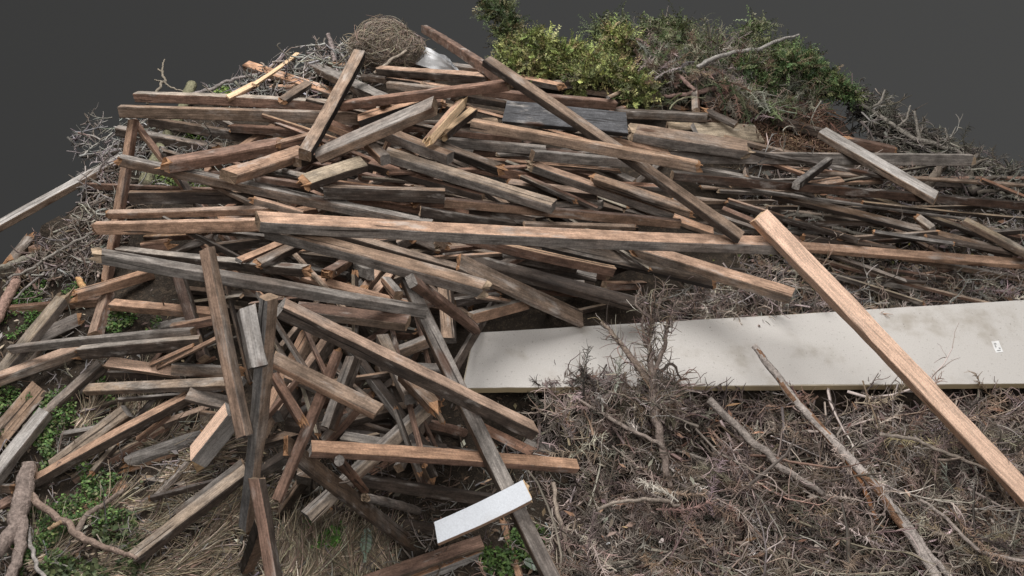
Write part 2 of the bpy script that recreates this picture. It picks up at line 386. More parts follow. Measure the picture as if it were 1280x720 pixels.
    k.link(k.bump(h, 0.55, 0.006), bs.inputs["Normal"])
    bs.inputs["Roughness"].default_value = 0.82
    return m


def NT_gray(k, s):
    n = k.node("ShaderNodeCombineColor")
    for i in range(3): k.link(s, n.inputs[i])
    return n.outputs[0]


def paint_material(name, base, speck_col, speck_lo, stain):
    m, nt, bs = new_mat(name); k = NT(nt)
    tc = k.node("ShaderNodeTexCoord"); p = tc.outputs["Object"]
    tone = k.attr("tone").outputs["Color"]
    n1 = k.noise(p, 5, 4, 0.6); n2 = k.noise(p, 90, 3, 0.6); n3 = k.noise(p, 240, 2, 0.5)
    c = k.mix(1.0, tone, NT_gray(k, k.math("ADD", k.math("MULTIPLY", n3, 0.35), 0.82)), "MULTIPLY")
    c = k.mix(k.math("MULTIPLY", k.ramp(n1, 0.5, 0.75), stain), c, (0.30, 0.26, 0.21, 1))
    c = k.mix(k.math("MULTIPLY", k.ramp(n2, speck_lo, speck_lo + 0.06), 0.55), c, speck_col)
    k.link(c, bs.inputs["Base Color"])
    k.link(k.bump(k.math("ADD", n2, n3), 0.15, 0.002), bs.inputs["Normal"])
    bs.inputs["Roughness"].default_value = 0.6
    return m


def tone_material(name, scale, lo, hi, bump_s, rough=0.9, spec=0.15, bump_d=0.003):
    """colour from the mesh's tone attribute, broken up by noise"""
    m, nt, bs = new_mat(name); k = NT(nt)
    tc = k.node("ShaderNodeTexCoord"); p = tc.outputs["Object"]
    tone = k.attr("tone").outputs["Color"]
    n = k.noise(p, scale, 4, 0.6)
    c = k.mix(1.0, tone, NT_gray(k, k.math("ADD", k.math("MULTIPLY", n, hi - lo), lo)), "MULTIPLY")
    k.link(c, bs.inputs["Base Color"])
    if bump_s: k.link(k.bump(n, bump_s, bump_d), bs.inputs["Normal"])
    bs.inputs["Roughness"].default_value = rough
    bs.inputs["Specular IOR Level"].default_value = spec
    return m


def soil_material():
    m, nt, bs = new_mat("soil_and_litter"); k = NT(nt)
    tc = k.node("ShaderNodeTexCoord"); p = tc.outputs["Object"]
    n1 = k.noise(p, 3.0, 5, 0.6); n2 = k.noise(p, 38, 5, 0.65); n3 = k.noise(p, 160, 3, 0.6)
    c = k.mix(n1, (0.022, 0.018, 0.014, 1), (0.062, 0.047, 0.036, 1))
    c = k.mix(k.ramp(n2, 0.5, 0.7), c, (0.095, 0.070, 0.050, 1))
    c = k.mix(k.math("MULTIPLY", k.ramp(n3, 0.58, 0.7), 0.6), c, (0.16, 0.12, 0.09, 1))
    k.link(c, bs.inputs["Base Color"])
    k.link(k.bump(k.math("ADD", n2, k.math("MULTIPLY", n3, 0.4)), 0.8, 0.03), bs.inputs["Normal"])
    bs.inputs["Roughness"].default_value = 0.95
    return m


M_WOOD = wood_material()
M_BOARD = paint_material("speckled_panel_face", None, (0.20, 0.175, 0.15, 1), 0.63, 0.65)
M_PAINT = paint_material("white_paint", None, (0.38, 0.36, 0.34, 1), 0.71, 0.30)
M_TWIG = tone_material("dry_twig", 60, 0.6, 1.4, 0.0)
M_BARK = tone_material("branch_bark", 75, 0.05, 1.95, 1.0, 0.92, 0.1, 0.010)
M_LEAF = tone_material("leaf", 40, 0.7, 1.3, 0.0, 0.6, 0.3)
M_METAL = tone_material("rusty_nail", 80, 0.7, 1.3, 0.0, 0.6, 0.4)
M_SOIL = soil_material()
M_SHEET = tone_material("white_sheet", 12, 0.85, 1.15, 0.3, 0.5, 0.3, 0.01)

# ---------------------------------------------------------------- mesh helpers


def mesh_obj(name, verts, faces, mat, parent=None, tone=None, mask=None, loc=None, smooth=False):
    me = bpy.data.meshes.new(name)
    v = np.asarray(verts, np.float64)
    me.from_pydata(v.tolist() if len(v) < 4000 else [tuple(x) for x in v], [], [tuple(f) for f in faces] if not isinstance(faces, np.ndarray) else faces.tolist())
    me.update()
    if tone is not None: set_corner(me, "tone", tone)
    if mask is not None: set_corner(me, "mask", mask)
    if smooth: me.polygons.foreach_set("use_smooth", [True] * len(me.polygons))
    me.materials.append(mat)
    o = bpy.data.objects.new(name, me); col.objects.link(o)
    if parent: o.parent = parent
    if loc is not None: o.location = loc
    return o


def set_corner(me, name, per_face):
    a = me.color_attributes.new(name, "FLOAT_COLOR", "CORNER")
    tot = np.empty(len(me.polygons), np.int32); me.polygons.foreach_get("loop_total", tot)
    c = np.asarray(per_face, np.float32)
    if c.ndim == 1: c = np.tile(c, (len(tot), 1))
    if c.shape[1] == 3: c = np.hstack([c, np.ones((len(c), 1), np.float32)])
    a.data.foreach_set("color", np.repeat(c, tot, axis=0).ravel())


def tag(o, label=None, cat=None, group=None, kind=None):
    if label: o["label"] = label
    if cat: o["category"] = cat
    if group: o["group"] = group
    if kind: o["kind"] = kind
    return o


def quads_mesh(name, V, F, mat, tone, parent=None):
    """fast path for big meshes of equal-sized faces: V (n,3), F (m,k), tone (m,3)"""
    me = bpy.data.meshes.new(name)
    n, kk = len(F), F.shape[1]
    me.vertices.add(len(V)); me.vertices.foreach_set("co", np.ascontiguousarray(V, np.float32).ravel())
    me.loops.add(n * kk); me.loops.foreach_set("vertex_index", np.ascontiguousarray(F, np.int32).ravel())
    me.polygons.add(n); me.polygons.foreach_set("loop_start", np.arange(0, n * kk, kk, dtype=np.int32))
    me.update(calc_edges=True); me.validate()
    set_corner(me, "tone", tone)
    me.materials.append(mat)
    o = bpy.data.objects.new(name, me); col.objects.link(o)
    if parent: o.parent = parent
    return o


# ---------------------------------------------------------------- timber
TONES = {   # colour, grey share, dark share
    "o": ((.370, .236, .164), .24, .24), "r": ((.207, .127, .094), .28, .36), "b": ((.250, .178, .132), .44, .34),
    "g": ((.225, .185, .160), .66, .34), "d": ((.085, .064, .052), .30, .55), "k": ((.036, .032, .031), .15, .7),
    "f": ((.880, .612, .462), .00, .00), "p": ((.700, .500, .320), .00, .00), "w": ((.470, .440, .420), .60, .10),
    "t": ((.300, .250, .190), .45, .25), "s": ((.088, .088, .094), .10, .35), "W": ((.56, .585, .63), .00, .00)}


def section(w, t, rs, worn):
    """worn rectangular cross-section, 12 points, y = width, z = thickness"""
    hw, ht = w / 2, t / 2
    pts = []
    ch = min(w, t)
    for sx, sy in ((1, -1), (1, 1), (-1, 1), (-1, -1)):
        c1 = ch * rs.uniform(.03, .09) * (1 + worn * 2.2); c2 = ch * rs.uniform(.03, .09) * (1 + worn * 2.2)
        a = (sx * hw, sy * (ht - c1)); b = (sx * (hw - c2 * .3), sy * (ht - c1 * .3)); c = (sx * (hw - c2), sy * ht)
        pts += [a, b, c] if sx * sy > 0 else [c, b, a]
    return np.array(pts)


def timber_mesh(L, w, t, ends, tones, rs, rnd=False, worn=0.3, bow=1.0, deep=True):
    n = max(5, min(40, int(L / 0.055)))
    if rnd:
        ang = np.linspace(0, 2 * math.pi, 12, endpoint=False) - math.pi / 12
        sec = np.stack([np.cos(ang) * w / 2, np.sin(ang) * t / 2], 1)
    else:
        sec = section(w, t, rs, worn)
    K = len(sec)
    xs = np.linspace(-L / 2, L / 2, n + 1)
    by = rs.normal(0, .0035) * bow * L; bz = rs.normal(0, .0035) * bow * L; tw = rs.normal(0, .02)
    V = []
    ph = rs.uniform(0, 6.28, 8)
    for i, x in enumerate(xs):
        s = (x / (L / 2 + 1e-9))
        a = tw * s
        R = np.array([[math.cos(a), -math.sin(a)], [math.sin(a), math.cos(a)]])
        q = sec @ R.T
        wob = 1 + 0.018 * math.sin(ph[0] + 7 * x) + 0.014 * math.sin(ph[1] + 17 * x) + rs.normal(0, .008)
        q = q * wob + rs.normal(0, min(w, t) * .012, q.shape)
        if rnd: q = q * (1 + .05 * math.sin(ph[2] + 9 * x)) + rs.normal(0, min(w, t) * .025, q.shape)
        # an occasional broken-out bite on one arris
        dip = max(0, math.sin(ph[3] + 4.3 * x)) ** 14 * .12 * worn + max(0, math.sin(ph[4] + 6.1 * x)) ** 22 * .18 * worn
        if dip > .01: q[0:3] *= (1 - dip)
        q[:, 0] += by * (1 - s * s); q[:, 1] += bz * (1 - s * s)
        V += [(x, y, z) for y, z in q]
    V = np.array(V)
    F = []; tone = []; mask = []
    (tc, tg, td), (sc, sg, sd) = TONES[tones[0]], TONES[tones[1]]
    tc = np.array(tc); sc = np.array(sc)
    if tones[0] not in "fpWws":
        k_ = rs.random()
        if not deep or tones[0] == "o": k_ = 1.0
        if k_ < .16: tc = tc * .45 + np.array((.42, .33, .25)) * .55
        elif k_ < .34: tc = tc * .55; sc = sc * .6
        v_ = rs.uniform(.72, 1.22) if k_ < 1 else rs.uniform(.92, 1.2); tc = tc * v_; sc = sc * v_ * rs.uniform(.8, 1.1)
        h_ = rs.normal(0, .05); tc = tc * (1 + h_, 1, 1 - h_)
    oc, og, od_ = sc * rs.uniform(.7, 1.1), sg, sd
    for i in range(n):
        for j in range(K):
            j2 = (j + 1) % K
            F.append((i * K + j, i * K + j2, (i + 1) * K + j2, (i + 1) * K + j))
            e = (sec[j] + sec[j2]) / 2
            up = e[1] / t > abs(e[0]) / w * .98
            if rnd: up = e[1] > -t * .1
            if up: tone.append(tc); mask.append((tg, 0, td))
            elif e[1] / t < -abs(e[0]) / w: tone.append(oc); mask.append((og, 0, od_))
            else: tone.append(sc); mask.append((sg, 0, sd))
    V = V.tolist()
    for ei, (e, row, sgn) in enumerate(((ends[0], 0, -1), (ends[1], n, 1))):
        ring = [row * K + j for j in range(K)]
        if e == "s":
            skew = rs.normal(0, .12)
            for j in ring: V[j][0] += skew * V[j][1] + rs.normal(0, .0015)
            ec = np.array((.30, .21, .145)) * rs.uniform(.55, 1.25)
            if tones[0] in "fp": ec = np.array((.62, .42, .27))
            if rs.random() < .3: ec = np.array((.20, .18, .165))
            cx = np.mean([V[j] for j in ring], axis=0); V.append([cx[0], cx[1], cx[2]]); c = len(V) - 1
            for j in range(K):
                f = (ring[j], ring[(j + 1) % K], c)
                F.append(f if sgn > 0 else f[::-1]); tone.append(ec); mask.append((.1, 1, .2))
        else:
            # splintered: inner rings torn to different lengths
            ec = np.array((.36, .20, .11)) if tones[1] in "rodb" else np.array((.36, .27, .19))
            if tones[0] in "fpW": ec = np.array((.60, .42, .25))
            ec = ec * rs.uniform(.75, 1.15)
            ln = min(w, t) * rs.uniform(.7, 1.3)
            for j in ring: V[j][0] -= sgn * abs(rs.normal(0, ln * .38))
            base = ring
            cx = np.mean([V[j] for j in ring], axis=0)
            for sh, dl in ((.72, .3), (.38, .55)):
                nr = []
                for j in ring:
                    p = np.array(V[j]); q = cx + (p - cx) * sh
                    q[0] = p[0] * .35 + cx[0] * .65 + sgn * rs.normal(dl * .35, .45) * ln
                    V.append(q.tolist()); nr.append(len(V) - 1)
                for j in range(K):
                    f = (base[j], base[(j + 1) % K], nr[(j + 1) % K], nr[j])
                    F.append(f if sgn > 0 else f[::-1]); tone.append(ec * rs.uniform(.6, 1.25)); mask.append((.0, .6, .15))
                base = nr
            V.append((cx + np.array([sgn * rs.normal(.1, .4) * ln, 0, 0])).tolist()); c = len(V) - 1
            for j in range(K):
                f = (base[j], base[(j + 1) % K], c)
                F.append(f if sgn > 0 else f[::-1]); tone.append(ec * rs.uniform(.6, 1.2)); mask.append((.0, .6, .1))
    return V, F, np.array(tone), np.array(mask)


# ---------------------------------------------------------------- read the list of timbers
RECS = []
for line in PLANKS.strip().splitlines():
    Ls, xy, wt, tn, en, sd, kind, label = line.split("|")
    RECS.append(dict(L=float(Ls), xy=[float(a) for a in xy.split()], pt=float(wt.split()[0]), ps=float(wt.split()[1]),
                     tn=tn, en=en, sd=sd, kind=kind, label=label))
for q_ in RECS:
    low = (q_["xy"][1] + q_["xy"][3]) / 2 > 300
    f_ = 1.0 if not low else (1.18 if q_["sd"] != "-" else 1.05)
    if q_["tn"] in ("ff", "Wo") or q_["kind"] == "board": f_ = 1.04
    q_["pt"] *= f_; q_["ps"] *= f_
brs = np.random.default_rng(9)
for q_ in RECS:
    if "sawn" not in q_["label"] and q_["tn"][0] not in "fWst" and q_["kind"] != "board" and q_["L"] < 5.5:
        q_["en"] = "".join("b" if e == "s" and brs.random() < .3 else e for e in q_["en"])
# battens buried deep in the heap, glimpsed through the gaps
HEAP = [(165, 150), (480, 95), (780, 125), (880, 200), (850, 330), (720, 395), (570, 400), (560, 500), (690, 560),
        (560, 640), (400, 640), (310, 560), (310, 470), (250, 400), (150, 300)]


def in_poly(u, v, poly):
    u = np.asarray(u, float); v = np.asarray(v, float)
    r = np.zeros(u.shape, bool)
    for (x1, y1), (x2, y2) in zip(poly, poly[1:] + poly[:1]):
        if y1 == y2: continue
        c = ((y1 > v) != (y2 > v)) & (u < (x2 - x1) * (v - y1) / (y2 - y1) + x1)
        r ^= c
    return r


frs = np.random.default_rng(5)
nf = 0
while nf < N_FILL:
    cu, cv = frs.uniform(150, 880), frs.uniform(100, 640)
    if not in_poly(cu, cv, HEAP): continue
    ln = frs.uniform(80, 240)
    a = frs.normal(8, 16) if frs.random() < .7 else frs.uniform(-70, 70)
    if cv > 400 and frs.random() < .4: a = frs.choice([-55, 62]) + frs.normal(0, 8)
    dx, dy = ln / 2 * math.cos(math.radians(a)), ln / 2 * math.sin(math.radians(a))
    e = (cu - dx, cv - dy, cu + dx, cv + dy)
    if not (in_poly(e[0], e[1], HEAP) and in_poly(e[2], e[3], HEAP)): continue
    sc_ = .75 + .5 * (cv - 100) / 540
    steep = abs(a) > 45
    RECS.append(dict(L=frs.uniform(0, 1.4), xy=list(e), pt=frs.uniform(4, 8) * sc_, ps=frs.uniform(6, 10) * sc_,
                     tn=frs.choice(["bd", "rd", "dd", "rr", "gd", "dr", "bd", "or"]), en=frs.choice(["ss", "sb", "ss"]),
                     sd="R" if steep else "-", kind="batten", fill=nf,
                     label="worn batten glimpsed deep in the gaps between the heap's upper timbers"))
    nf += 1

# thin slats and splinters lying between the bigger timbers
RIGHT_BED = [(880, 205), (1180, 205), (1290, 250), (1290, 340), (1120, 372), (960, 350), (900, 300)]
LEFT_BED = [(20, 380), (300, 380), (330, 640), (180, 630), (40, 560)]
srs = np.random.default_rng(17)
while nf < N_FILL + N_SLAT:
    side = srs.random(); right = side < .13; leftlow = side > .82
    cu, cv = (srs.uniform(880, 1290), srs.uniform(200, 372)) if right else (srs.uniform(150, 900), srs.uniform(95, 650))
    if leftlow: cu, cv = srs.uniform(10, 330), srs.uniform(370, 640)
    poly_ = RIGHT_BED if right else LEFT_BED if leftlow else HEAP
    if not in_poly(cu, cv, poly_): continue
    ln = srs.uniform(60, 210) * (1.7 if right else .8 if leftlow else 1); a = srs.normal(9, 11 if right or cv < 330 else 26)
    if leftlow: a = srs.choice([-38, -8, -45]) + srs.normal(0, 10)
    elif not right and cv > 380 and srs.random() < .45: a = srs.choice([-52, 60, 75]) + srs.normal(0, 9)
    dx, dy = ln / 2 * math.cos(math.radians(a)), ln / 2 * math.sin(math.radians(a))
    e = (cu - dx, cv - dy, cu + dx, cv + dy)
    if not right and not (in_poly(e[0], e[1], poly_) and in_poly(e[2], e[3], poly_)): continue
    sc_ = .75 + .5 * (cv - 100) / 540
    RECS.append(dict(L=srs.uniform(1.2, 3.4), xy=list(e), pt=srs.uniform(1.6, 4.5) * sc_, ps=srs.uniform(2.6, 5.5) * sc_,
                     tn=srs.choice(["bd", "rd", "gg", "rr", "gd", "ob", "bb", "or", "td", "dd"]), en=srs.choice(["sb", "bb", "bs", "ss"]),
                     sd="R" if abs(a) > 45 else "-", kind="lath", fill=nf,
                     label="thin worn slat glimpsed in the gaps between the heap's upper timbers"))
    nf += 1

# the more visible of them are told apart by colour, lie and the big timber beside them
MARKS = {"longest beam across": "longest beam", "longest grey beam slanting": "longest grey beam", "big diagonal beam": "big diagonal beam", "cracked orange": "cracked steep batten",
         "long grey post": "long grey post", "orange-topped dark beam slanting": "orange-topped beam by the panel corner", "leaning brown-grey": "leaning plank", "wide dark grey": "dark grey board",
         "short mossy tan": "mossy tan plank", "pale grey square": "pale grey square beam", "long orange-red": "orange-red level beam", "long steep grey": "steep grey plank",
         "pale splintered plank": "pale splintered fork", "thick dark level": "thick dark level beam", "wide brown plank running": "wide brown plank above the panel", "thick brown beam under": "thick brown top beam",
         "long brown-topped grey": "brown-topped grey beam", "brown-topped grey beam": "broken-ended grey beam", "rust-brown beam": "rust-brown beam", "wide flat grey-brown": "wide flat plank",
         "lower brown level": "lower brown level batten", "flat brown plank with": "flat nailed plank", "brown plank with whitish bark": "bark-patched plank", "lower thicker": "thicker orange beam", "long dark beam with": "long red-ended dark beam", "whitish weathered plank slanting": "whitish slanting plank", "orange batten running to the right": "orange batten at the right edge", "fresh-sawn": "fresh-sawn beam", "long grey beam lying": "long level grey beam", "dull brown batten": "dull brown batten at right"}
marks = [(nm, q["xy"]) for q in RECS if "fill" not in q for st, nm in MARKS.items() if q["label"].startswith(st)]
used_labels = {}
for q in RECS:
    if "fill" not in q or q["fill"] in SKIP_FILL: continue
    x1, y1, x2, y2 = q["xy"]; cx, cy = (x1 + x2) / 2, (y1 + y2) / 2
    best = None
    for nm, (a1, b1, a2, b2) in marks:
        s = max(.05, min(.95, ((cx - a1) * (a2 - a1) + (cy - b1) * (b2 - b1)) / ((a2 - a1) ** 2 + (b2 - b1) ** 2)))
        mx, my = a1 + (a2 - a1) * s, b1 + (b2 - b1) * s
        d = math.hypot(cx - mx, cy - my)
        if best is None or d < best[0]:
            steep = abs(b2 - b1) > abs(a2 - a1)
            rel = ("right of" if cx > mx else "left of") if steep else ("below" if cy > my else "above")
            if d < 10: rel = "under"
            where = (("upper" if (s < .5) == (b1 < b2) else "lower") + " half") if steep else (("left" if (s < .5) == (a1 < a2) else "right") + " half")
            best = (d, rel, nm, where)
    colr = {"t": "tan", "b": "brown", "r": "red-brown", "d": "dark", "g": "grey", "o": "orange-brown"}[q["tn"][0]]
    an = math.degrees(math.atan2(y2 - y1, x2 - x1))
    lie = "steep" if abs(an) > 45 else "level" if abs(an) < 7 else "down-sloping" if an > 0 else "up-sloping"
    lab = f"{colr} {lie} {'slat' if q['kind'] == 'lath' else 'batten'} half buried {best[1]} the {best[2]}'s {best[3]}"
    used_labels.setdefault(lab, []).append(q)
for lab, qs in used_labels.items():
    if len(qs) == 1: qs[0]["label"] = lab

# the pale panel first, so the timbers can rest on it or stay under it
BOARD_PX = [(577, 485), (1345, 479), (1345, 371), (592, 416)]
board_lift = 0.19
bp = [at(*BOARD_PX[0], board_lift), at(*BOARD_PX[1], board_lift + .02), at(*BOARD_PX[3], board_lift)]
bn = np.cross(bp[1] - bp[0], bp[2] - bp[0]); bn /= np.linalg.norm(bn)
if bn[2] < 0: bn = -bn


def board_depth(u, v):
    r = ray(u, v)
    return ((bp[0] - CAM) @ bn) / (r @ bn)


placed = []


def place(rec):
    x1, y1, x2, y2 = rec["xy"]
    steepside = rec["sd"]
    um, vm = (x1 + x2) / 2, (y1 + y2) / 2
    lenpx = math.hypot(x2 - x1, y2 - y1)
    n = max(9, int(lenpx / 9))
    ts = np.linspace(0.01, .99, n)
    us, vs = x1 + (x2 - x1) * ts, y1 + (y2 - y1) * ts
    pt, ps = rec["pt"], rec["ps"]
    hwpx = (pt + ps) / 2
    d1 = float(depth_at(x1, y1)); d2 = float(depth_at(x2, y2))
    A = CAM + ray(x1, y1) * d1; B = CAM + ray(x2, y2) * d2

    def frame(A, B):
        mid = (A + B) / 2
        a = (B - A) / np.linalg.norm(B - A)
        d = (mid - CAM) / np.linalg.norm(mid - CAM)
        e1 = np.cross(a, d); e1 /= np.linalg.norm(e1)
        ref = UP if steepside == "-" else (-RIGHT if steepside == "R" else RIGHT)
        if e1 @ ref < 0: e1 = -e1
        e2 = np.cross(e1, a); e2 /= np.linalg.norm(e2)
        if e2 @ d > 0: e2 = -e2
        sq = math.atan2(ps, pt)
        z = np.array([0, 0, 1.0])
        pu = math.atan2(z @ e1, z @ e2)
        phi = sq if steepside != "-" else .5 * sq + .5 * max(math.radians(20), min(math.radians(70), pu))
        phi = max(math.radians(14), min(math.radians(78), phi))
        nn = math.cos(phi) * e2 + math.sin(phi) * e1
        return mid, a, nn, phi, d
    mid, a, nn, phi, dv = frame(A, B)
    mpp = ((mid - CAM) @ FWD) * TH / 640
    w = min(.20, max(.014, pt * mpp / math.cos(phi))); t = min(.14, max(.010, ps * mpp / math.sin(phi)))
    hd = .5 * (w * math.sin(phi) + t * math.cos(phi))       # half extent along the line of sight
    # resting on the heap: inverse depth at both ends is linear along the timber
    lift = .05 if um > 850 and vm < 330 else 0.0
    if rec["tn"] == "ff": lift = .20
    if "fill" in rec and rec["kind"] == "batten": lift = -.05
    dter = depth_at(us, vs, lift) - hd * .7
    cons = [(1 - tt, tt, 1 / q) for tt, q in zip(ts[::3], dter[::3])]
    inb = in_poly(us, vs, BOARD_PX) if rec["L"] >= 4.5 else np.zeros(n, bool)
    for tt, uu, vv in zip(ts[inb], us[inb], vs[inb]):
        cons.append((1 - tt, tt, 1 / (float(board_depth(uu, vv)) - hd * 1.05)))
    for o in placed:
        ax, ay, bx, by_ = o["xy"]
        if max(ax, bx) + o["hw"] < min(x1, x2) - hwpx or min(ax, bx) - o["hw"] > max(x1, x2) + hwpx: continue
        if max(ay, by_) + o["hw"] < min(y1, y2) - hwpx or min(ay, by_) - o["hw"] > max(y1, y2) + hwpx: continue
        ex, ey = bx - ax, by_ - ay
        l2 = ex * ex + ey * ey
        s = ((us - ax) * ex + (vs - ay) * ey) / l2
        sc_ = np.clip(s, 0, 1)
        dist = np.hypot(us - (ax + ex * sc_), vs - (ay + ey * sc_))
        lim = (hwpx + o["hw"])
        for i in np.nonzero(dist < lim * .92)[0]:
            ov = min(1.0, (1 - dist[i] / lim) * 2.2)
            do = 1 / ((1 - sc_[i]) * o["q"][0] + sc_[i] * o["q"][1])
            cons.append((1 - ts[i], ts[i], 1 / (do - (hd + o["hd"]) * .86 * ov)))
    C = np.array(cons)
    best = None
    # pairs of supports, lowest centre of gravity
    if len(C) > 70:
        keep = np.argsort(-(C[:, 2]))[:45]
        # also the strongest at either end and the terrain ones
        e1_ = np.argsort(-(C[:, 2] - 0.02 * C[:, 1]))[:12]; e2_ = np.argsort(-(C[:, 2] - 0.02 * C[:, 0]))[:12]
        Ck = C[np.unique(np.concatenate([keep, e1_, e2_, np.arange(0, min(len(C), 12))]))]
    else: Ck = C
    for i in range(len(Ck)):
        for j in range(i):
            det = Ck[i, 0] * Ck[j, 1] - Ck[i, 1] * Ck[j, 0]
            if abs(det) < 1e-6: continue
            q1 = (Ck[i, 2] * Ck[j, 1] - Ck[i, 1] * Ck[j, 2]) / det
            q2 = (Ck[i, 0] * Ck[j, 2] - Ck[i, 2] * Ck[j, 0]) / det
            if q1 <= 0.05 or q2 <= 0.05 or q1 > .8 or q2 > .8: continue
            viol = (C[:, 2] - C[:, 0] * q1 - C[:, 1] * q2).max()
            if viol > 2e-5: continue
            # keep the pitch near the slope of the heap
            cost = q1 + q2 + (1.1 if rec["tn"] in ("Wo", "wg", "ff") else .3) * abs((q1 - 1 / d1) - (q2 - 1 / d2))
            if best is None or cost < best[0]: best = (cost, q1, q2)
    if best is None:
        up = (C[:, 2] - C[:, 0] / d1 - C[:, 1] / d2).max()
        q1, q2 = 1 / d1 + up, 1 / d2 + up
    else: q1, q2 = best[1], best[2]
    A = CAM + ray(x1, y1) / q1; B = CAM + ray(x2, y2) / q2
    mid, a, nn, phi, dv = frame(A, B)
    mpp = ((mid - CAM) @ FWD) * TH / 640
    w = min(.24, max(.014, pt * mpp / math.cos(phi))); t = min(.16, max(.010, ps * mpp / math.sin(phi)))
    if rec["kind"] == "board": t = min(t, .035)
    rec.update(q=(q1, q2), hw=hwpx, hd=.5 * (w * math.sin(phi) + t * math.cos(phi)))
    placed.append(rec)
    rec.update(A=A, B=B, mid=(A + B) / 2, a=a, n=nn, w=w, t=t)
    return rec


NAMES = dict(batten="wooden_batten", beam="wooden_beam", plank="wooden_plank", board="wooden_board", stub="timber_offcut", lath="wooden_lath", log="wooden_pole")
CATS = dict(batten="batten", beam="beam", plank="plank", board="board", stub="offcut", lath="lath", log="pole")


def tube(points, radii, sides, rs, rough=0.06):
    P = np.asarray(points, float); n = len(P)
    V = []; F = []
    T = np.gradient(P, axis=0); T /= np.linalg.norm(T, axis=1)[:, None] + 1e-12
    ref = np.array([0, 0, 1.0]) if abs(T[0][2]) < .9 else np.array([1.0, 0, 0])
    u = np.cross(T[0], ref); u /= np.linalg.norm(u)
    for i in range(n):
        u = u - T[i] * (u @ T[i]); u /= np.linalg.norm(u); w = np.cross(T[i], u)
        for j in range(sides):
            an = 2 * math.pi * j / sides
            r = radii[i] * (1 + rs.normal(0, rough))
            V.append(P[i] + (u * math.cos(an) + w * math.sin(an)) * r)
    for i in range(n - 1):
        for j in range(sides):
            F.append((i * sides + j, i * sides + (j + 1) % sides, (i + 1) * sides + (j + 1) % sides, (i + 1) * sides + j))
    F.append(tuple(range(sides))[::-1]); F.append(tuple((n - 1) * sides + j for j in range(sides)))
    return V, F


NAILED = {"flat brown plank with a nail": (.30, .12), "orange-brown plank peeking": (.22, .04), "orange level batten crossed": (.50, .1),
          "red-brown batten just behind": (.30, -.1)}


def build(rec, i):
    rs = np.random.default_rng(1000 + i)
    a, n, mid = rec["a"], rec["n"], rec["mid"]
    y = np.cross(n, a)
    L = np.linalg.norm(rec["B"] - rec["A"])
    V, F, tone, mask = timber_mesh(L, rec["w"], rec["t"], rec["en"], rec["tn"], rs, rec["kind"] == "log",
                                   worn=.05 if rec["tn"][0] in "fW" else .65, bow=.3 if L > 2.5 else 1.0, deep=rec["L"] < 5.5)
    o = mesh_obj(NAMES[rec["kind"]], V, F, M_PAINT if rec["tn"][0] == "W" else M_WOOD, tone=tone, mask=mask)
    m = Matrix((( a[0], y[0], n[0], mid[0]), (a[1], y[1], n[1], mid[1]), (a[2], y[2], n[2], mid[2]), (0, 0, 0, 1)))
    o.matrix_world = m
    if rec["tn"][0] == "W": o.name = "painted_plank"
    tag(o, rec["label"], CATS[rec["kind"]], "timbers of the heap", "thing")
    for key, (tt, off) in NAILED.items():
        if rec["label"].startswith(key):
            z = rec["t"] / 2
            x = (tt - .5) * L
            nv, nf_ = tube([(x, off * rec["w"], z - .01), (x + .002, off * rec["w"], z + .015), (x + .008, off * rec["w"] + .004, z + .03), (x + .02, off * rec["w"] + .008, z + .036)], [.0028] * 4, 6, rs, 0)
            k = mesh_obj("nail", nv, nf_, M_METAL, parent=o, tone=np.array((.10, .075, .06)))
            hv, hf = tube([(x + .020, off * rec["w"] + .008, z + .036), (x + .0225, off * rec["w"] + .009, z + .0365)], [.006, .006], 8, rs, 0)
            mesh_obj("nail_head", hv, hf, M_METAL, parent=k, tone=np.array((.12, .09, .07)))
    rec["obj"] = o
    return o


order = sorted(range(len(RECS)), key=lambda i: RECS[i]["L"])
for i in order: place(RECS[i])
for i in order:
    if RECS[i].get("fill") in SKIP_FILL: continue
    build(RECS[i], i)

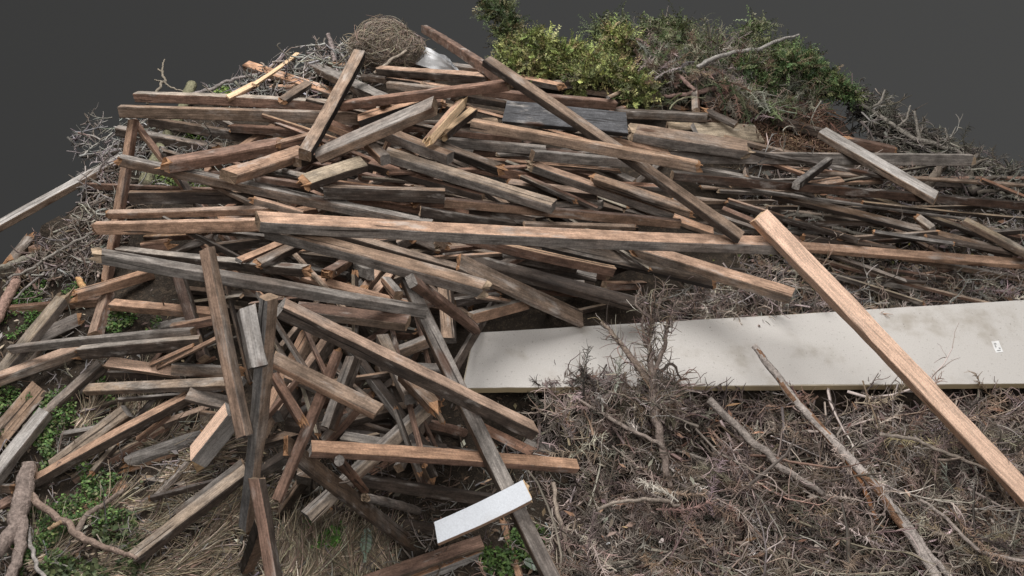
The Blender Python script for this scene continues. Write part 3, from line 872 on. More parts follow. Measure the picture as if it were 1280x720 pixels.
# ---------------------------------------------------------------- pale panel
def board_object():
    c = [CAM + ray(u, v) * float(board_depth(u, v)) for u, v in BOARD_PX]
    th = .029
    a = c[1] - c[0]; L = np.linalg.norm(a); a /= L
    y = np.cross(bn, a)
    o_ = c[0]
    loc2 = [((p - o_) @ a, (p - o_) @ y) for p in c]
    # boundary with small nicks, gridded along the edges
    ring = []
    rs = np.random.default_rng(3)
    for (p, q) in zip(loc2, loc2[1:] + loc2[:1]):
        d = math.hypot(q[0] - p[0], q[1] - p[1]); k = max(4, int(d / .04))
        for s in range(k):
            f = s / k
            ring.append((p[0] + (q[0] - p[0]) * f + rs.normal(0, .0004), p[1] + (q[1] - p[1]) * f + rs.normal(0, .0004)))
    n = len(ring)
    cen = np.mean(ring, axis=0)
    V = []
    for z, ins in ((0, .004), (-.003, 0), (-th, 0)):
        for (x, yy) in ring:
            v = np.array([x, yy]) - cen; v *= 1 - ins / max(.05, np.linalg.norm(v))
            p = v + cen
            V.append((p[0], p[1], z + .012 * math.sin(p[0] * 1.1) * 0))
    F = [tuple(range(n)), tuple(range(2 * n, 3 * n))[::-1]]
    tone = [(.545, .520, .495), (.30, .25, .18)]
    for k in range(2):
        for j in range(n):
            F.append((k * n + j, (k + 1) * n + j, (k + 1) * n + (j + 1) % n, k * n + (j + 1) % n))
            tone.append((.50, .44, .34) if k == 0 else (.40, .32, .20))
    ob = mesh_obj("pale_panel", V, F, M_BOARD, tone=np.array(tone))
    ob.matrix_world = Matrix(((a[0], y[0], bn[0], o_[0]), (a[1], y[1], bn[1], o_[1]), (a[2], y[2], bn[2], o_[2]), (0, 0, 0, 1)))
    tag(ob, "long pale speckled chipboard panel lying across the dry brush on the right", "panel")

    def on(u, v):
        p = CAM + ray(u, v) * float(board_depth(u, v)); return np.array([(p - o_) @ a, (p - o_) @ y])
    q = [on(1239, 427), (on(1248, 426)), on(1254, 440), on(1245, 441)]
    sv = [(p[0], p[1], .0012) for p in q] + [(p[0], p[1], .0002) for p in q]
    st = mesh_obj("sticker", sv, [(3, 2, 1, 0), (0, 1, 5, 4), (1, 2, 6, 5), (2, 3, 7, 6), (3, 0, 4, 7)], M_PAINT, parent=ob, tone=np.array((.80, .80, .80)))
    # small grey print bars
    bar_v = []; bar_f = []
    e1 = q[1] - q[0]; e2 = q[3] - q[0]
    for k, (s0, s1, t0, t1) in enumerate(((.18, .5, .2, .30), (.18, .34, .38, .55), (.55, .8, .62, .72), (.2, .7, .82, .88))):
        for s, t_ in ((s0, t0), (s1, t0), (s1, t1), (s0, t1)):
            p = q[0] + e1 * s + e2 * t_; bar_v.append((p[0], p[1], .0024))
        bar_f.append((4 * k + 3, 4 * k + 2, 4 * k + 1, 4 * k))
    mesh_obj("print", bar_v, bar_f, M_METAL, parent=st, tone=np.array((.30, .30, .30)))
    return ob


board_object()

# ---------------------------------------------------------------- the ground of the heap
SIL = [(-400, 420), (-250, 400), (-60, 376), (10, 346), (50, 314), (100, 274), (135, 242), (152, 190), (180, 158), (230, 136), (300, 112), (360, 92), (420, 80),
       (480, 76), (560, 80), (640, 84), (720, 78), (800, 60), (900, 60), (985, 92), (1022, 140), (1070, 178), (1120, 192), (1190, 206), (1290, 252), (1400, 296), (1560, 330), (1700, 350)]
su = np.array([p[0] for p in SIL], float); sv_ = np.array([p[1] for p in SIL], float)
U = np.arange(-380, 1680, 9.0)
jit = np.array([mnoise.noise((u * .05, 3.3, 0)) * 6 for u in U])
VS = np.interp(U, su, sv_) + jit
rows = 100
GV = []
for r in range(rows + 1):
    f = r / rows
    v = VS + (940 - VS) * (f ** 1.25)
    P = at(U, v)
    P[:, 2] += np.array([mnoise.noise((p[0] * 9, p[1] * 9, 1.0)) * .02 + mnoise.noise((p[0] * 28, p[1] * 28, 4.0)) * .010 for p in P])
    GV.append(P)
top = GV[0]
outd = top - np.array([0, 3.2, 0.0]); outd[:, 2] = 0; outd /= np.linalg.norm(outd, axis=1)[:, None]
skirt = []
for s, dz in ((.10, .03), (.25, .14), (.5, .40), (.9, .9), (1.2, 1.5)):
    p = top + outd * s; p[:, 2] = top[:, 2] - dz
    p += rng.normal(0, .02, p.shape); skirt.insert(0, p)
GR = skirt + GV
GA = np.concatenate(GR); nu = len(U)
GF = []
for r in range(len(GR) - 1):
    for i in range(nu - 1):
        GF.append((r * nu + i, (r + 1) * nu + i, (r + 1) * nu + i + 1, r * nu + i + 1))
g = mesh_obj("ground", GA, GF, M_SOIL, smooth=True)
tag(g, "dark litter covered soil mound the whole heap lies on", None, None, "structure")
if g.data.polygons[len(GF) // 2].normal.z < 0: g.data.flip_normals()

# ---------------------------------------------------------------- strands, leaves


def sample_poly(poly, n, r):
    us = np.array([p[0] for p in poly]); vs = np.array([p[1] for p in poly])
    out = []
    tot = 0
    while tot < n:
        u = r.uniform(us.min(), us.max(), n * 2); v = r.uniform(vs.min(), vs.max(), n * 2)
        k = in_poly(u, v, poly); out.append(np.stack([u[k], v[k]], 1)); tot += k.sum()
    return np.concatenate(out)[:n]


def norm(a): return a / (np.linalg.norm(a, axis=-1, keepdims=True) + 1e-9)


def walk(P, D, length, k, wander, grav, r):
    """n paths of k+1 points"""
    n = len(P); pts = [P]; d = norm(D)
    turn = r.normal(0, 1, (n, 3)) * wander
    step = (length / k)[:, None]
    for j in range(k):
        d = norm(d + turn + r.normal(0, 1, (n, 3)) * wander * .7 + np.array([0, 0, -grav]))
        pts.append(pts[-1] + d * step)
    return np.stack(pts, 1)            # n,k+1,3


def strand_mesh(paths, r0, r1, colors):
    """three-sided tapered tubes; returns V, F(quads), tone"""
    n, k, _ = paths.shape
    T = norm(np.gradient(paths, axis=1))
    ref = norm(np.random.default_rng(1).normal(0, 1, (n, 1, 3)))
    a = norm(np.cross(T, ref)); b = np.cross(T, a)
    f = np.linspace(0, 1, k)[None, :, None]
    rad = r0[:, None, None] * (1 - f) + r1[:, None, None] * f
    rings = []
    for j in range(3):
        an = 2 * math.pi * j / 3
        rings.append(paths + (a * math.cos(an) + b * math.sin(an)) * rad)
    V = np.stack(rings, 2).reshape(-1, 3)
    base = (np.arange(n)[:, None, None] * k + np.arange(k - 1)[None, :, None]) * 3
    j = np.arange(3)[None, None, :]
    j2 = (j + 1) % 3
    F = np.stack([base + j, base + j2, base + 3 + j2, base + 3 + j], -1).reshape(-1, 4)
    tone = np.repeat(colors, (k - 1) * 3, axis=0)
    return V, F, tone


class Heap:
    """collects meshes of quads"""
    def __init__(self): self.V = []; self.F = []; self.T = []; self.n = 0
    def add(self, V, F, T):
        self.V.append(V); self.F.append(F + self.n); self.T.append(T); self.n += len(V)
    def strands(self, paths, r0, r1, colors): self.add(*strand_mesh(paths, r0, r1, colors))
    def leaves(self, P, D, N, size, width, colors):
        D = norm(D); S = norm(np.cross(D, N)); N2 = np.cross(S, D)
        s = size[:, None]; w = width[:, None]
        v0 = P; v1 = P + D * s * .5 + S * w * .5 + N2 * w * .18; v2 = P + D * s; v3 = P + D * s * .5 - S * w * .5 + N2 * w * .18
        V = np.stack([v0, v1, v2, v3], 1).reshape(-1, 3)
        F = np.arange(len(P) * 4).reshape(-1, 4)
        self.add(V, F, colors)
    def build(self, name, mat, parent=None):
        return quads_mesh(name, np.concatenate(self.V), np.concatenate(self.F), mat, np.concatenate(self.T), parent)


def vary(base, n, r, s=.3, hue=.08):
    c = np.tile(np.array(base, float), (n, 1)) * np.exp(r.normal(0, s, (n, 1)))
    return np.clip(c * (1 + r.normal(0, hue, (n, 3))), .004, .95)


def palette(cols, n, r, s=.25):
    c = np.array(cols)[r.integers(0, len(cols), n)]
    return np.clip(c * np.exp(r.normal(0, s, (n, 1))) * (1 + r.normal(0, .05, (n, 3))), .004, .95)


def flat_dirs(n, r, zmean=.05, zs=.25, heading=None, spread=math.pi):
    a = r.uniform(-math.pi, math.pi, n) if heading is None else heading + r.normal(0, spread, n)
    d = np.stack([np.cos(a), np.sin(a), .34 * np.sin(a) + r.normal(zmean, zs, n)], 1)   # follows the slope
    return norm(d)


def nz(P, f, s=0.0):
    return np.array([mnoise.noise((p[0] * f, p[1] * f, s)) for p in P])


def brush(h, poly, n_stem, n_side, lift, pal, r, stem_len=(.12, .36), side_len=(.03, .09), rad=(.0042, .0021), heading=None, spread=.7, zmean=.04, curl=.22, clump=0.0, hole=None):
    uv = sample_poly(poly, n_stem, r)
    P0 = at(uv[:, 0], uv[:, 1], 0.0)
    if hole:
        kp = nz(P0, 5.5, 3.0) + .5 * nz(P0, 11.0, 6.0) > hole
        uv = uv[kp]; P0 = P0[kp]; n_stem = len(uv)
    cl = np.clip(nz(P0, 3.4, 5.0) * 1.5 + .35, 0, 1)
    lf = lift[0] + r.uniform(0, 1, n_stem) * (lift[1] - lift[0]) * ((1 - clump) + clump * cl)
    P = at(uv[:, 0], uv[:, 1], lf)
    L = r.uniform(*stem_len, n_stem)
    flow = nz(P0, 1.6, 8.0) * 4.5 + r.choice([0, math.pi], n_stem)
    D = flat_dirs(n_stem, r, zmean, .22, flow if heading is None else heading, spread)
    paths = walk(P - D * L[:, None] * .5, D, L, 6, .15, .04, r)
    cs = palette(pal, n_stem, r)
    h.strands(paths, np.full(n_stem, rad[0]) * r.uniform(.6, 1.5, n_stem), np.full(n_stem, rad[1] * .8), cs)
    m = n_stem * n_side
    idx = np.repeat(np.arange(n_stem), n_side)
    s = r.uniform(.1, 1, m) * 6
    i0 = np.minimum(s.astype(int), 5); f = (s - i0)[:, None]
    Q = paths[idx, i0] * (1 - f) + paths[idx, i0 + 1] * f
    T = norm(paths[idx, i0 + 1] - paths[idx, i0])
    d2 = norm(T * .9 + r.normal(0, .6, (m, 3)) * np.array([1, 1, .7]) + np.array([0, 0, .05]))
    l2 = r.uniform(*side_len, m)
    p2 = walk(Q, d2, l2, 5, curl, .05, r)
    h.strands(p2, np.full(m, rad[1]) * r.uniform(.7, 1.5, m), np.full(m, rad[1] * .5), palette(pal, m, r) * .6 + cs[idx] * .4)


def sprays(h, poly, n, lift, pal, r, length=(.10, .28), m=46, needle=(.016, .038), heading=None, hole=None):
    """dead conifer sprays: a drooping stem with rows of dry needles"""
    uv = sample_poly(poly, n, r)
    P0 = at(uv[:, 0], uv[:, 1], 0.0)
    if hole:
        kp = nz(P0, 5.5, 3.0) + .5 * nz(P0, 11.0, 6.0) > hole
        uv = uv[kp]; P0 = P0[kp]; n = len(uv)
    cl = np.clip(nz(P0, 3.4, 5.0) * 1.5 + .35, 0, 1)
    P = at(uv[:, 0], uv[:, 1], lift[0] + (lift[1] - lift[0]) * cl * r.uniform(.3, 1, n))
    L = r.uniform(*length, n)
    flow = nz(P0, 1.6, 8.0) * 4.5 + r.choice([0, math.pi], n)
    D = flat_dirs(n, r, .12, .2, flow if heading is None else heading, .38)
    k = 6
    paths = walk(P - D * L[:, None] * .4, D, L, k, .12, .09, r)
    cs = palette(pal, n, r, .3)
    h.strands(paths, np.full(n, .0032), np.full(n, .0012), cs * .8)
    idx = np.repeat(np.arange(n), m)
    s = np.tile(np.linspace(.1, .99, m), n) * k
    i0 = np.minimum(s.astype(int), k - 1); f = (s - i0)[:, None]
    Q = paths[idx, i0] * (1 - f) + paths[idx, i0 + 1] * f
    T = norm(paths[idx, i0 + 1] - paths[idx, i0])
    pl = np.repeat(norm(r.normal(0, .5, (n, 3)) + np.array([0, -.3, 1.0])), m, axis=0)
    S = norm(np.cross(T, pl)) * np.where(np.arange(n * m) % 2, 1, -1)[:, None]
    d = norm(T * .8 + S * .9 + r.normal(0, .28, (n * m, 3)))
    p2 = walk(Q, d, r.uniform(*needle, n * m), 3, .22, .05, r)
    h.strands(p2, np.full(n * m, .0016) * r.uniform(.7, 1.5, n * m), np.full(n * m, .0007), cs[idx] * np.exp(r.normal(0, .22, (n * m, 1))))


def scraps(h, poly, n, lift, pal, r, size=(.015, .045), asp=(.25, .6)):
    uv = sample_poly(poly, n, r)
    P = at(uv[:, 0], uv[:, 1], r.uniform(*lift, n))
    s = r.uniform(*size, n)
    h.leaves(P, r.normal(0, 1, (n, 3)) * (1, 1, .4), r.normal(0, .5, (n, 3)) + (0, 0, 1), s, s * r.uniform(*asp, n), palette(pal, n, r, .35))


GREYTWIG = [(.19, .175, .165), (.28, .26, .245), (.13, .115, .11), (.35, .33, .31), (.22, .185, .16)]
BROWNTWIG = [(.28, .225, .195), (.39, .33, .29), (.185, .15, .13), (.53, .46, .41), (.30, .215, .165), (.10, .083, .072), (.25, .205, .18)]
TANTWIG = [(.38, .31, .23), (.46, .39, .30), (.30, .24, .18), (.22, .18, .13)]

R1 = [(700, 482), (1000, 494), (1360, 484), (1360, 800), (640, 800), (700, 640), (725, 600), (690, 530)]
R1B = [(900, 560), (1360, 500), (1360, 800), (850, 800)]
R2 = [(900, 212), (1180, 205), (1300, 255), (1360, 385), (820, 402), (860, 372), (905, 352), (935, 330)]
b = Heap(); r = np.random.default_rng(21)
R0 = [(690, 500), (1360, 505), (1360, 800), (640, 800), (700, 640), (725, 600), (690, 530)]
brush(b, R0, 1500, 11, (-.02, .05), [(.16, .13, .115), (.22, .18, .16), (.11, .09, .08)], r, (.08, .24), (.03, .07), curl=.34, hole=-.32)
brush(b, R0, 1300, 14, (.03, .19), BROWNTWIG, r, (.08, .26), (.03, .08), (.0044, .0023), curl=.36, clump=1.0, hole=-.08)
sprays(b, R0, 1100, (.03, .28), BROWNTWIG, r, (.16, .40), 64, (.018, .045), hole=-.08)
sprays(b, [(690, 468), (865, 474), (850, 530), (690, 545)], 130, (.17, .27), BROWNTWIG, r, (.08, .2))
sprays(b, [(760, 610), (1360, 560), (1360, 800), (700, 800)], 420, (.06, .30), BROWNTWIG + [(.36, .27, .22)], r, (.14, .34), 60)
brush(b, R0, 45, 2, (.06, .18), [(.34, .29, .26), (.25, .20, .175), (.40, .34, .30)], r, (.2, .5), (.06, .16), (.0075, .0045), curl=.12, clump=.8)
brush(b, R1B, 420, 14, (.06, .20), BROWNTWIG, r, (.18, .5), (.04, .12), (.0048, .0021), -.75, .45, curl=.2, clump=.8)
brush(b, [(696, 474), (850, 480), (840, 530), (690, 540)], 120, 14, (.08, .20), BROWNTWIG, r, (.1, .25))
scraps(b, [(760, 560), (1360, 560), (1360, 800), (700, 800)], 1500, (.02, .16), BROWNTWIG + [(.30, .20, .14)], r)
scraps(b, R0, 900, (.0, .15), [(.33, .20, .13), (.24, .19, .16)], r, (.02, .07), (.08, .25))
tag(b.build("dry_brush", M_TWIG), "tangled dead conifer brush filling the lower right of the heap", None, None, "stuff")

b = Heap(); r = np.random.default_rng(22)
brush(b, R2, 700, 9, (-.03, .03), GREYTWIG + BROWNTWIG[:3], r, (.10, .32), (.02, .07), heading=-.15, spread=.9)
brush(b, [(860, 372), (950, 350), (990, 392), (800, 402)], 90, 12, (.0, .06), BROWNTWIG, r, (.1, .22))
brush(b, [(1000, 320), (1300, 335), (1340, 378), (900, 392)], 160, 9, (.0, .06), BROWNTWIG, r, (.1, .25))
scraps(b, R2, 700, (-.01, .04), [(.33, .27, .21), (.20, .16, .13), (.26, .24, .22), (.22, .13, .09)], r, (.02, .06))
sprays(b, R2, 420, (-.01, .04), GREYTWIG + BROWNTWIG, r, (.08, .2), 34)
sprays(b, [(905, 355), (1000, 345), (1300, 338), (1340, 378), (985, 394), (810, 400), (850, 378)], 300, (.0, .07), BROWNTWIG, r, (.08, .2), 40)
tag(b.build("brushwood", M_TWIG), "grey brushwood and litter between the timbers on the right", None, None, "stuff")

b = Heap(); r = np.random.default_rng(23)
RL = [(156, 196), (165, 255), (140, 335), (60, 352), (22, 342), (52, 308), (98, 270), (134, 238)]
brush(b, RL, 640, 4, (-.02, .05), [(.15, .125, .11), (.22, .19, .17), (.10, .08, .07), (.29, .26, .235), (.19, .14, .11)], r, (.05, .16), (.02, .055), (.0058, .0030), curl=.12)
brush(b, [(88, 182), (115, 152), (190, 150), (200, 190), (150, 205), (110, 205)], 80, 5, (-.02, .05), GREYTWIG, r, (.06, .15), (.02, .06), (.005, .0026), curl=.12)
brush(b, [(98, 214), (150, 195), (150, 240), (110, 260)], 50, 4, (-.02, .04), GREYTWIG, r, (.06, .15), (.02, .06), (.005, .0026), curl=.12)
brush(b, [(155, 165), (270, 160), (330, 190), (280, 250), (170, 235)], 160, 5, (.0, .04), GREYTWIG, r, (.08, .25), (.03, .08), (.004, .002))
tag(b.build("twig_pile", M_TWIG), "heaped grey twigs at the left flank of the timber heap", None, None, "stuff")

b = Heap(); r = np.random.default_rng(24)
brush(b, [(262, 118), (330, 84), (415, 52), (455, 62), (470, 110), (340, 128)], 330, 4, (-.01, .06), GREYTWIG, r, (.07, .2), (.02, .06), (.0055, .0028), curl=.15)
tag(b.build("twig_bundle", M_TWIG), "grey twig tangle behind the heap's top left of the dry grass ball", None, None, "stuff")

b = Heap(); r = np.random.default_rng(25)
RB = [(790, 52), (830, 46), (900, 48), (975, 80), (1020, 122), (1005, 150), (905, 132), (895, 105), (850, 95), (840, 130), (822, 120), (800, 85)]
GG = [(.17, .16, .12), (.12, .14, .08), (.22, .20, .17), (.10, .115, .06), (.26, .23, .20), (.15, .10, .075)]
brush(b, RB, 430, 12, (.0, .12), GG, r, (.10, .28), (.03, .09), (.004, .0018))
brush(b, [(880, 125), (1030, 140), (1060, 185), (950, 190), (890, 155)], 220, 8, (.0, .06), [(.14, .08, .055), (.20, .13, .09), (.10, .065, .05)], r, (.08, .2), (.03, .08), (.0035, .0016))
sprays(b, RB, 330, (.08, .22), GG + [(.17, .12, .09)], r, (.08, .22), 40)
tag(b.build("back_brush", M_TWIG), "grey-green dead conifer brush along the heap's back right", None, None, "stuff")

b = Heap(); r = np.random.default_rng(26)
RS = [(1056, 112), (1090, 118), (1150, 165), (1215, 190), (1300, 236), (1300, 262), (1200, 240), (1120, 190), (1085, 150)]
brush(b, RS, 420, 9, (-.05, .05), [(.11, .10, .085), (.17, .155, .135), (.06, .055, .046), (.25, .23, .20)], r, (.08, .22), (.03, .07), (.0062, .0028), -.6, .4, curl=.15)
sprays(b, RS, 300, (-.03, .05), [(.11, .10, .085), (.17, .155, .135), (.06, .055, .046)], r, (.08, .2), 36)
tag(b.build("dead_brush", M_TWIG), "dark dead branches along the right skyline of the heap", None, None, "stuff")

# litter over the lower left ground
b = Heap(); r = np.random.default_rng(27)
RLL = [(-40, 350), (130, 335), (150, 430), (240, 500), (300, 560), (330, 760), (-60, 780)]
brush(b, RLL, 700, 4, (.0, .03), GREYTWIG + [(.14, .10, .07)] * 2, r, (.04, .16), (.02, .06), (.003, .0013))
brush(b, [(300, 560), (700, 560), (700, 760), (300, 760)], 420, 4, (.0, .03), GREYTWIG + [(.12, .09, .07)] * 3, r, (.04, .16), (.02, .06), (.003, .0013))
scraps(b, RLL, 900, (.0, .025), [(.20, .14, .10), (.30, .24, .18), (.14, .11, .09), (.24, .22, .20)], r, (.012, .04), (.2, .6))
scraps(b, [(130, 300), (560, 400), (690, 560), (690, 720), (300, 720), (150, 420)], 900, (.0, .03), [(.20, .14, .10), (.30, .22, .15), (.14, .11, .09), (.24, .22, .20)], r, (.012, .04), (.15, .5))
tag(b.build("ground_litter", M_TWIG), "small dead twigs littering the ground at lower left", None, None, "stuff")

# wood chips behind the tan board
b = Heap(); r = np.random.default_rng(28)
uv = sample_poly([(930, 158), (985, 160), (1035, 178), (1050, 196), (945, 194), (925, 176)], 1500, r)
P = at(uv[:, 0], uv[:, 1], r.uniform(.0, .03, 1500))
b.leaves(P, r.normal(0, 1, (1500, 3)) * (1, 1, .4), r.normal(0, .4, (1500, 3)) + (0, 0, 1), r.uniform(.015, .035, 1500), r.uniform(.008, .016, 1500), palette([(.24, .16, .10), (.32, .22, .15), (.15, .10, .07)], 1500, r))
tag(b.build("leaf_litter", M_TWIG), "brown leaf litter between the dark sloping beam and the long grey beam", None, None, "stuff")

# ---- dry needle tufts at the bottom
b = Heap(); r = np.random.default_rng(29)
TUFTS = [(150, 520, .9, 50), (170, 500, 1.6, 60), (185, 515, 1.3, 50), (155, 545, .4, 40), (240, 545, .2, 60), (215, 610, .0, 70), (190, 660, .1, 90), (240, 690, .3, 90), (215, 715, .1, 90), (280, 660, .5, 70),
         (300, 705, .4, 80), (150, 690, .2, 70), (170, 715, .0, 80), (270, 640, .3, 70), (385, 665, .5, 70), (372, 700, 1.2, 80), (400, 712, 1.7, 80), (420, 695, 1.0, 60), (440, 715, 1.9, 60),
         (355, 680, .8, 70), (345, 715, 1.4, 60), (250, 570, .2, 70), (225, 590, .1, 60), (290, 625, .4, 50), (255, 725, .2, 80), (120, 715, .1, 50), (385, 725, .8, 70)]
TUFTS += [(125, 560, .6, 30), (200, 560, .3, 50), (110, 520, 1.2, 30), (60, 700, .4, 40), (40, 680, 1.5, 25), (320, 640, .6, 50), (180, 630, .2, 60), (130, 640, .7, 30), (460, 700, 1.2, 50), (410, 655, .7, 40), (485, 705, 2.0, 40)]
for (u, v, hd_, n) in TUFTS:
    n = int(n * 4.5)
    c = at(u, v, .01)
    P = np.tile(c, (n, 1)) + r.normal(0, .012, (n, 3)) * (1, 1, .3)
    D = flat_dirs(n, r, .10, .13, hd_, .26)
    L = r.uniform(.10, .24, n)
    paths = walk(P - D * .05, D, L, 5, .07, .035, r)
    b.strands(paths, np.full(n, .0023), np.full(n, .0010), palette(TANTWIG + [(.20, .16, .12)], n, r, .3))
tag(b.build("dry_needles", M_TWIG), "sheaves of dry tan needles on the ground along the bottom left", None, None, "stuff")

# ---- green ground cover
b = Heap(); r = np.random.default_rng(30)


def clover(poly, n, cols, size=(.007, .017), lift=(.0, .05), up=1.0):
    uv = sample_poly(poly, n, r)
    # clumped: keep where a noise is high
    P = at(uv[:, 0], uv[:, 1], r.uniform(*lift, n))
    k = np.array([mnoise.noise((p[0] * 7, p[1] * 7, 2.0)) > -.12 for p in P])
    P = P[k]; n = len(P)
    h = np.array([mnoise.noise((p[0] * 16, p[1] * 16, 9.0)) for p in P])
    s = r.uniform(*size, n)
    b.leaves(P, r.normal(0, 1, (n, 3)) * (1, 1, .45), r.normal(0, .45, (n, 3)) + (0, 0, up), s, s * r.uniform(.6, .95, n), palette(cols, n, r, .3) * (1 + .35 * h[:, None]))


GREENS = [(.075, .145, .036), (.058, .115, .032), (.105, .175, .05), (.04, .075, .027), (.12, .16, .055), (.10, .10, .05)]
clover([(60, 560), (150, 595), (180, 600), (170, 640), (120, 660), (90, 700), (20, 720), (10, 640), (40, 610)], 8091, GREENS)
clover([(60, 490), (130, 470), (150, 520), (110, 575), (60, 575), (30, 540)], 4760, GREENS)
clover([(0, 480), (40, 490), (20, 530), (-20, 560), (-20, 480)], 1666, GREENS)
clover([(-10, 385), (60, 345), (110, 350), (60, 400), (10, 425)], 2142, [(.05, .10, .025), (.08, .14, .035)], (.008, .016), (0, .025))
clover([(120, 385), (200, 395), (200, 415), (120, 440)], 1666, GREENS, (.008, .018), (0, .03))
clover([(380, 650), (430, 645), (425, 680), (385, 685)], 2142, [(.07, .15, .034), (.10, .19, .045)], (.010, .02), (.01, .05))
clover([(640, 640), (680, 660), (700, 700), (650, 720), (600, 715), (600, 690)], 2142, [(.05, .09, .025), (.08, .13, .035)], (.008, .018))
clover([(180, 215), (290, 225), (290, 245), (180, 242)], 1903, [(.09, .12, .035), (.13, .17, .045), (.06, .09, .03)], (.008, .018), (0, .03))
clover([(215, 160), (255, 160), (255, 182), (210, 180)], 1190, [(.10, .17, .035), (.15, .21, .05)], (.008, .018), (0, .04))
clover([(268, 108), (286, 108), (286, 122), (268, 122)], 380, [(.15, .21, .05), (.10, .15, .04)], (.008, .018), (0, .05))
clover([(60, 650), (170, 640), (190, 720), (40, 730)], 2142, [(.05, .07, .03), (.08, .10, .04)], (.012, .03), (0, .04))
clover([(880, 300), (1280, 290), (1280, 370), (900, 370)], 618, [(.16, .16, .04), (.10, .11, .04)], (.008, .02), (.0, .06))
tag(b.build("ground_plants", M_LEAF), "green clover and weeds sprouting through the gaps at lower left", None, None, "stuff")


# ---------------------------------------------------------------- bushes (each a thing with foliage and stems)
def bush(name, label, cat, lumps, n_spray, cols, r, base_lift=.05, stem_col=(.10, .07, .05), spray_len=(.06, .14), leaf=(.012, .022), droop=0.0, squash=1.0):
    """lumps: (u, v, radius_px)"""
    cen = []; rad = []
    for (u, v, rp) in lumps:
        d = float(depth_at(u, v, base_lift)); cen.append(CAM + ray(u, v) * d); rad.append(rp * d * TH / 640)
    c2 = []; r2 = []
    for q, ra in zip(cen, rad):
        for _ in range(4):
            c2.append(q + r.normal(0, .42, 3) * ra * np.array([1, 1, .8])); r2.append(ra * r.uniform(.38, .75))
    cen = np.array(c2); rad = np.array(r2)
    e = bpy.data.objects.new(name, None); col.objects.link(e)
    root = cen.mean(axis=0) - np.array([0, 0, rad.mean()]); e.location = root
    tag(e, label, cat)
    which = r.choice(len(cen), n_spray, p=rad ** 2 / (rad ** 2).sum())
    dirs = norm(r.normal(0, 1, (n_spray, 3)))
    dirs[:, 2] = np.abs(dirs[:, 2]) * .8 - .15
    dist = r.uniform(.35, 1.0, n_spray) ** .6
    P = cen[which] + dirs * (rad[which] * dist)[:, None] * np.array([1, 1, squash])
    D = norm(dirs + r.normal(0, .5, (n_spray, 3)) + np.array([0, 0, .25 - droop]))
    L = r.uniform(*spray_len, n_spray)
    k = 5
    paths = walk(P - D * L[:, None] * .4, D, L, k, .10, .05 + droop * .1, r)
    cs = palette(cols, n_spray, r, .28)
    f = Heap()
    m = 34
    idx = np.repeat(np.arange(n_spray), m)
    s = np.tile(np.linspace(.05, .98, m), n_spray) * k
    i0 = np.minimum(s.astype(int), k - 1); ff = (s - i0)[:, None]
    Q = paths[idx, i0] * (1 - ff) + paths[idx, i0 + 1] * ff
    T = norm(paths[idx, i0 + 1] - paths[idx, i0])
    plane = np.repeat(norm(r.normal(0, 1, (n_spray, 3)) + np.array([0, 0, .8])), m, axis=0)
    S = norm(np.cross(T, plane)) * np.where(np.arange(len(idx)) % 2, 1, -1)[:, None]
    n = len(idx)
    sz = r.uniform(*leaf, n) * np.repeat(1.1 - .5 * np.linspace(0, 1, m)[None], n_spray, axis=0).ravel()
    f.leaves(Q + r.normal(0, .002, Q.shape), T * .8 + S + r.normal(0, .2, (n, 3)), plane + r.normal(0, .25, (n, 3)), sz, sz * .44, cs[idx] * np.exp(r.normal(0, .18, (n, 1))))
    fo = f.build("foliage", M_LEAF); fo.data.transform(Matrix.Translation(-Vector(root))); fo.parent = e
    ns = 6
    pick = r.choice(n_spray, ns, replace=False)
    start = cen[which[pick]] - np.array([0, 0, 1]) * rad[which[pick]][:, None] * .8
    dd = paths[pick, 0] - start
    sp = walk(start, dd, np.linalg.norm(dd, axis=1), 6, .04, 0, r)
    for q in range(ns):
        st = Heap()
        st.strands(sp[q:q + 1], np.full(1, .006), np.full(1, .003), vary(stem_col, 1, r))
        so = st.build("stem", M_TWIG); so.data.transform(Matrix.Translation(-Vector(root))); so.parent = e
    return e


r = np.random.default_rng(41)
YG = [(.27, .305, .10), (.21, .25, .085), (.33, .34, .14), (.115, .14, .05), (.24, .20, .10), (.10, .10, .05)]
bush("conifer_bush", "yellow-green conifer clippings heaped behind the timbers at the top", "bush",
     [(652, 66, 22), (640, 78, 18), (672, 62, 24), (690, 84, 26), (668, 74, 26), (700, 62, 26), (735, 78, 30), (775, 70, 28), (720, 92, 24), (770, 98, 26), (800, 112, 22), (650, 76, 16), (805, 120, 20), (765, 48, 16), (785, 60, 16)], 2900, YG, r, .12)
DG = [(.07, .115, .045), (.10, .145, .055), (.05, .08, .035), (.14, .165, .07), (.12, .105, .06)]
bush("conifer_clippings", "dark green conifer clippings at the right end of the skyline", "bush",
     [(1050, 112, 16), (1064, 120, 10), (925, 88, 18), (965, 92, 30), (1000, 98, 26), (1030, 104, 20), (985, 75, 18), (1012, 74, 9), (945, 105, 22)], 1700, DG, r, .10, spray_len=(.06, .16), droop=.15)
GR2 = [(.105, .125, .055), (.14, .15, .08), (.075, .095, .045), (.17, .165, .105), (.09, .12, .045)]
bush("conifer_branch_heap", "dull grey-green dying conifer branches behind the yellow-green clippings", "bush",
     [(770, 28, 18), (815, 40, 20), (855, 48, 24), (900, 48, 22), (935, 45, 20), (960, 60, 18), (985, 60, 12), (880, 72, 26), (830, 70, 22), (930, 72, 20), (755, 40, 14), (850, 100, 18)], 850, GR2, r, .08, spray_len=(.08, .22), droop=.35)
bush("hanging_conifer_sprig", "dark sprig of conifer standing up left of the yellow-green clippings", "sprig",
     [(612, -4, 14), (622, 14, 17), (632, 34, 18), (645, 48, 15), (640, 62, 10)], 420, [(.06, .085, .035), (.09, .11, .045), (.04, .05, .025), (.15, .13, .07)], r, .02)

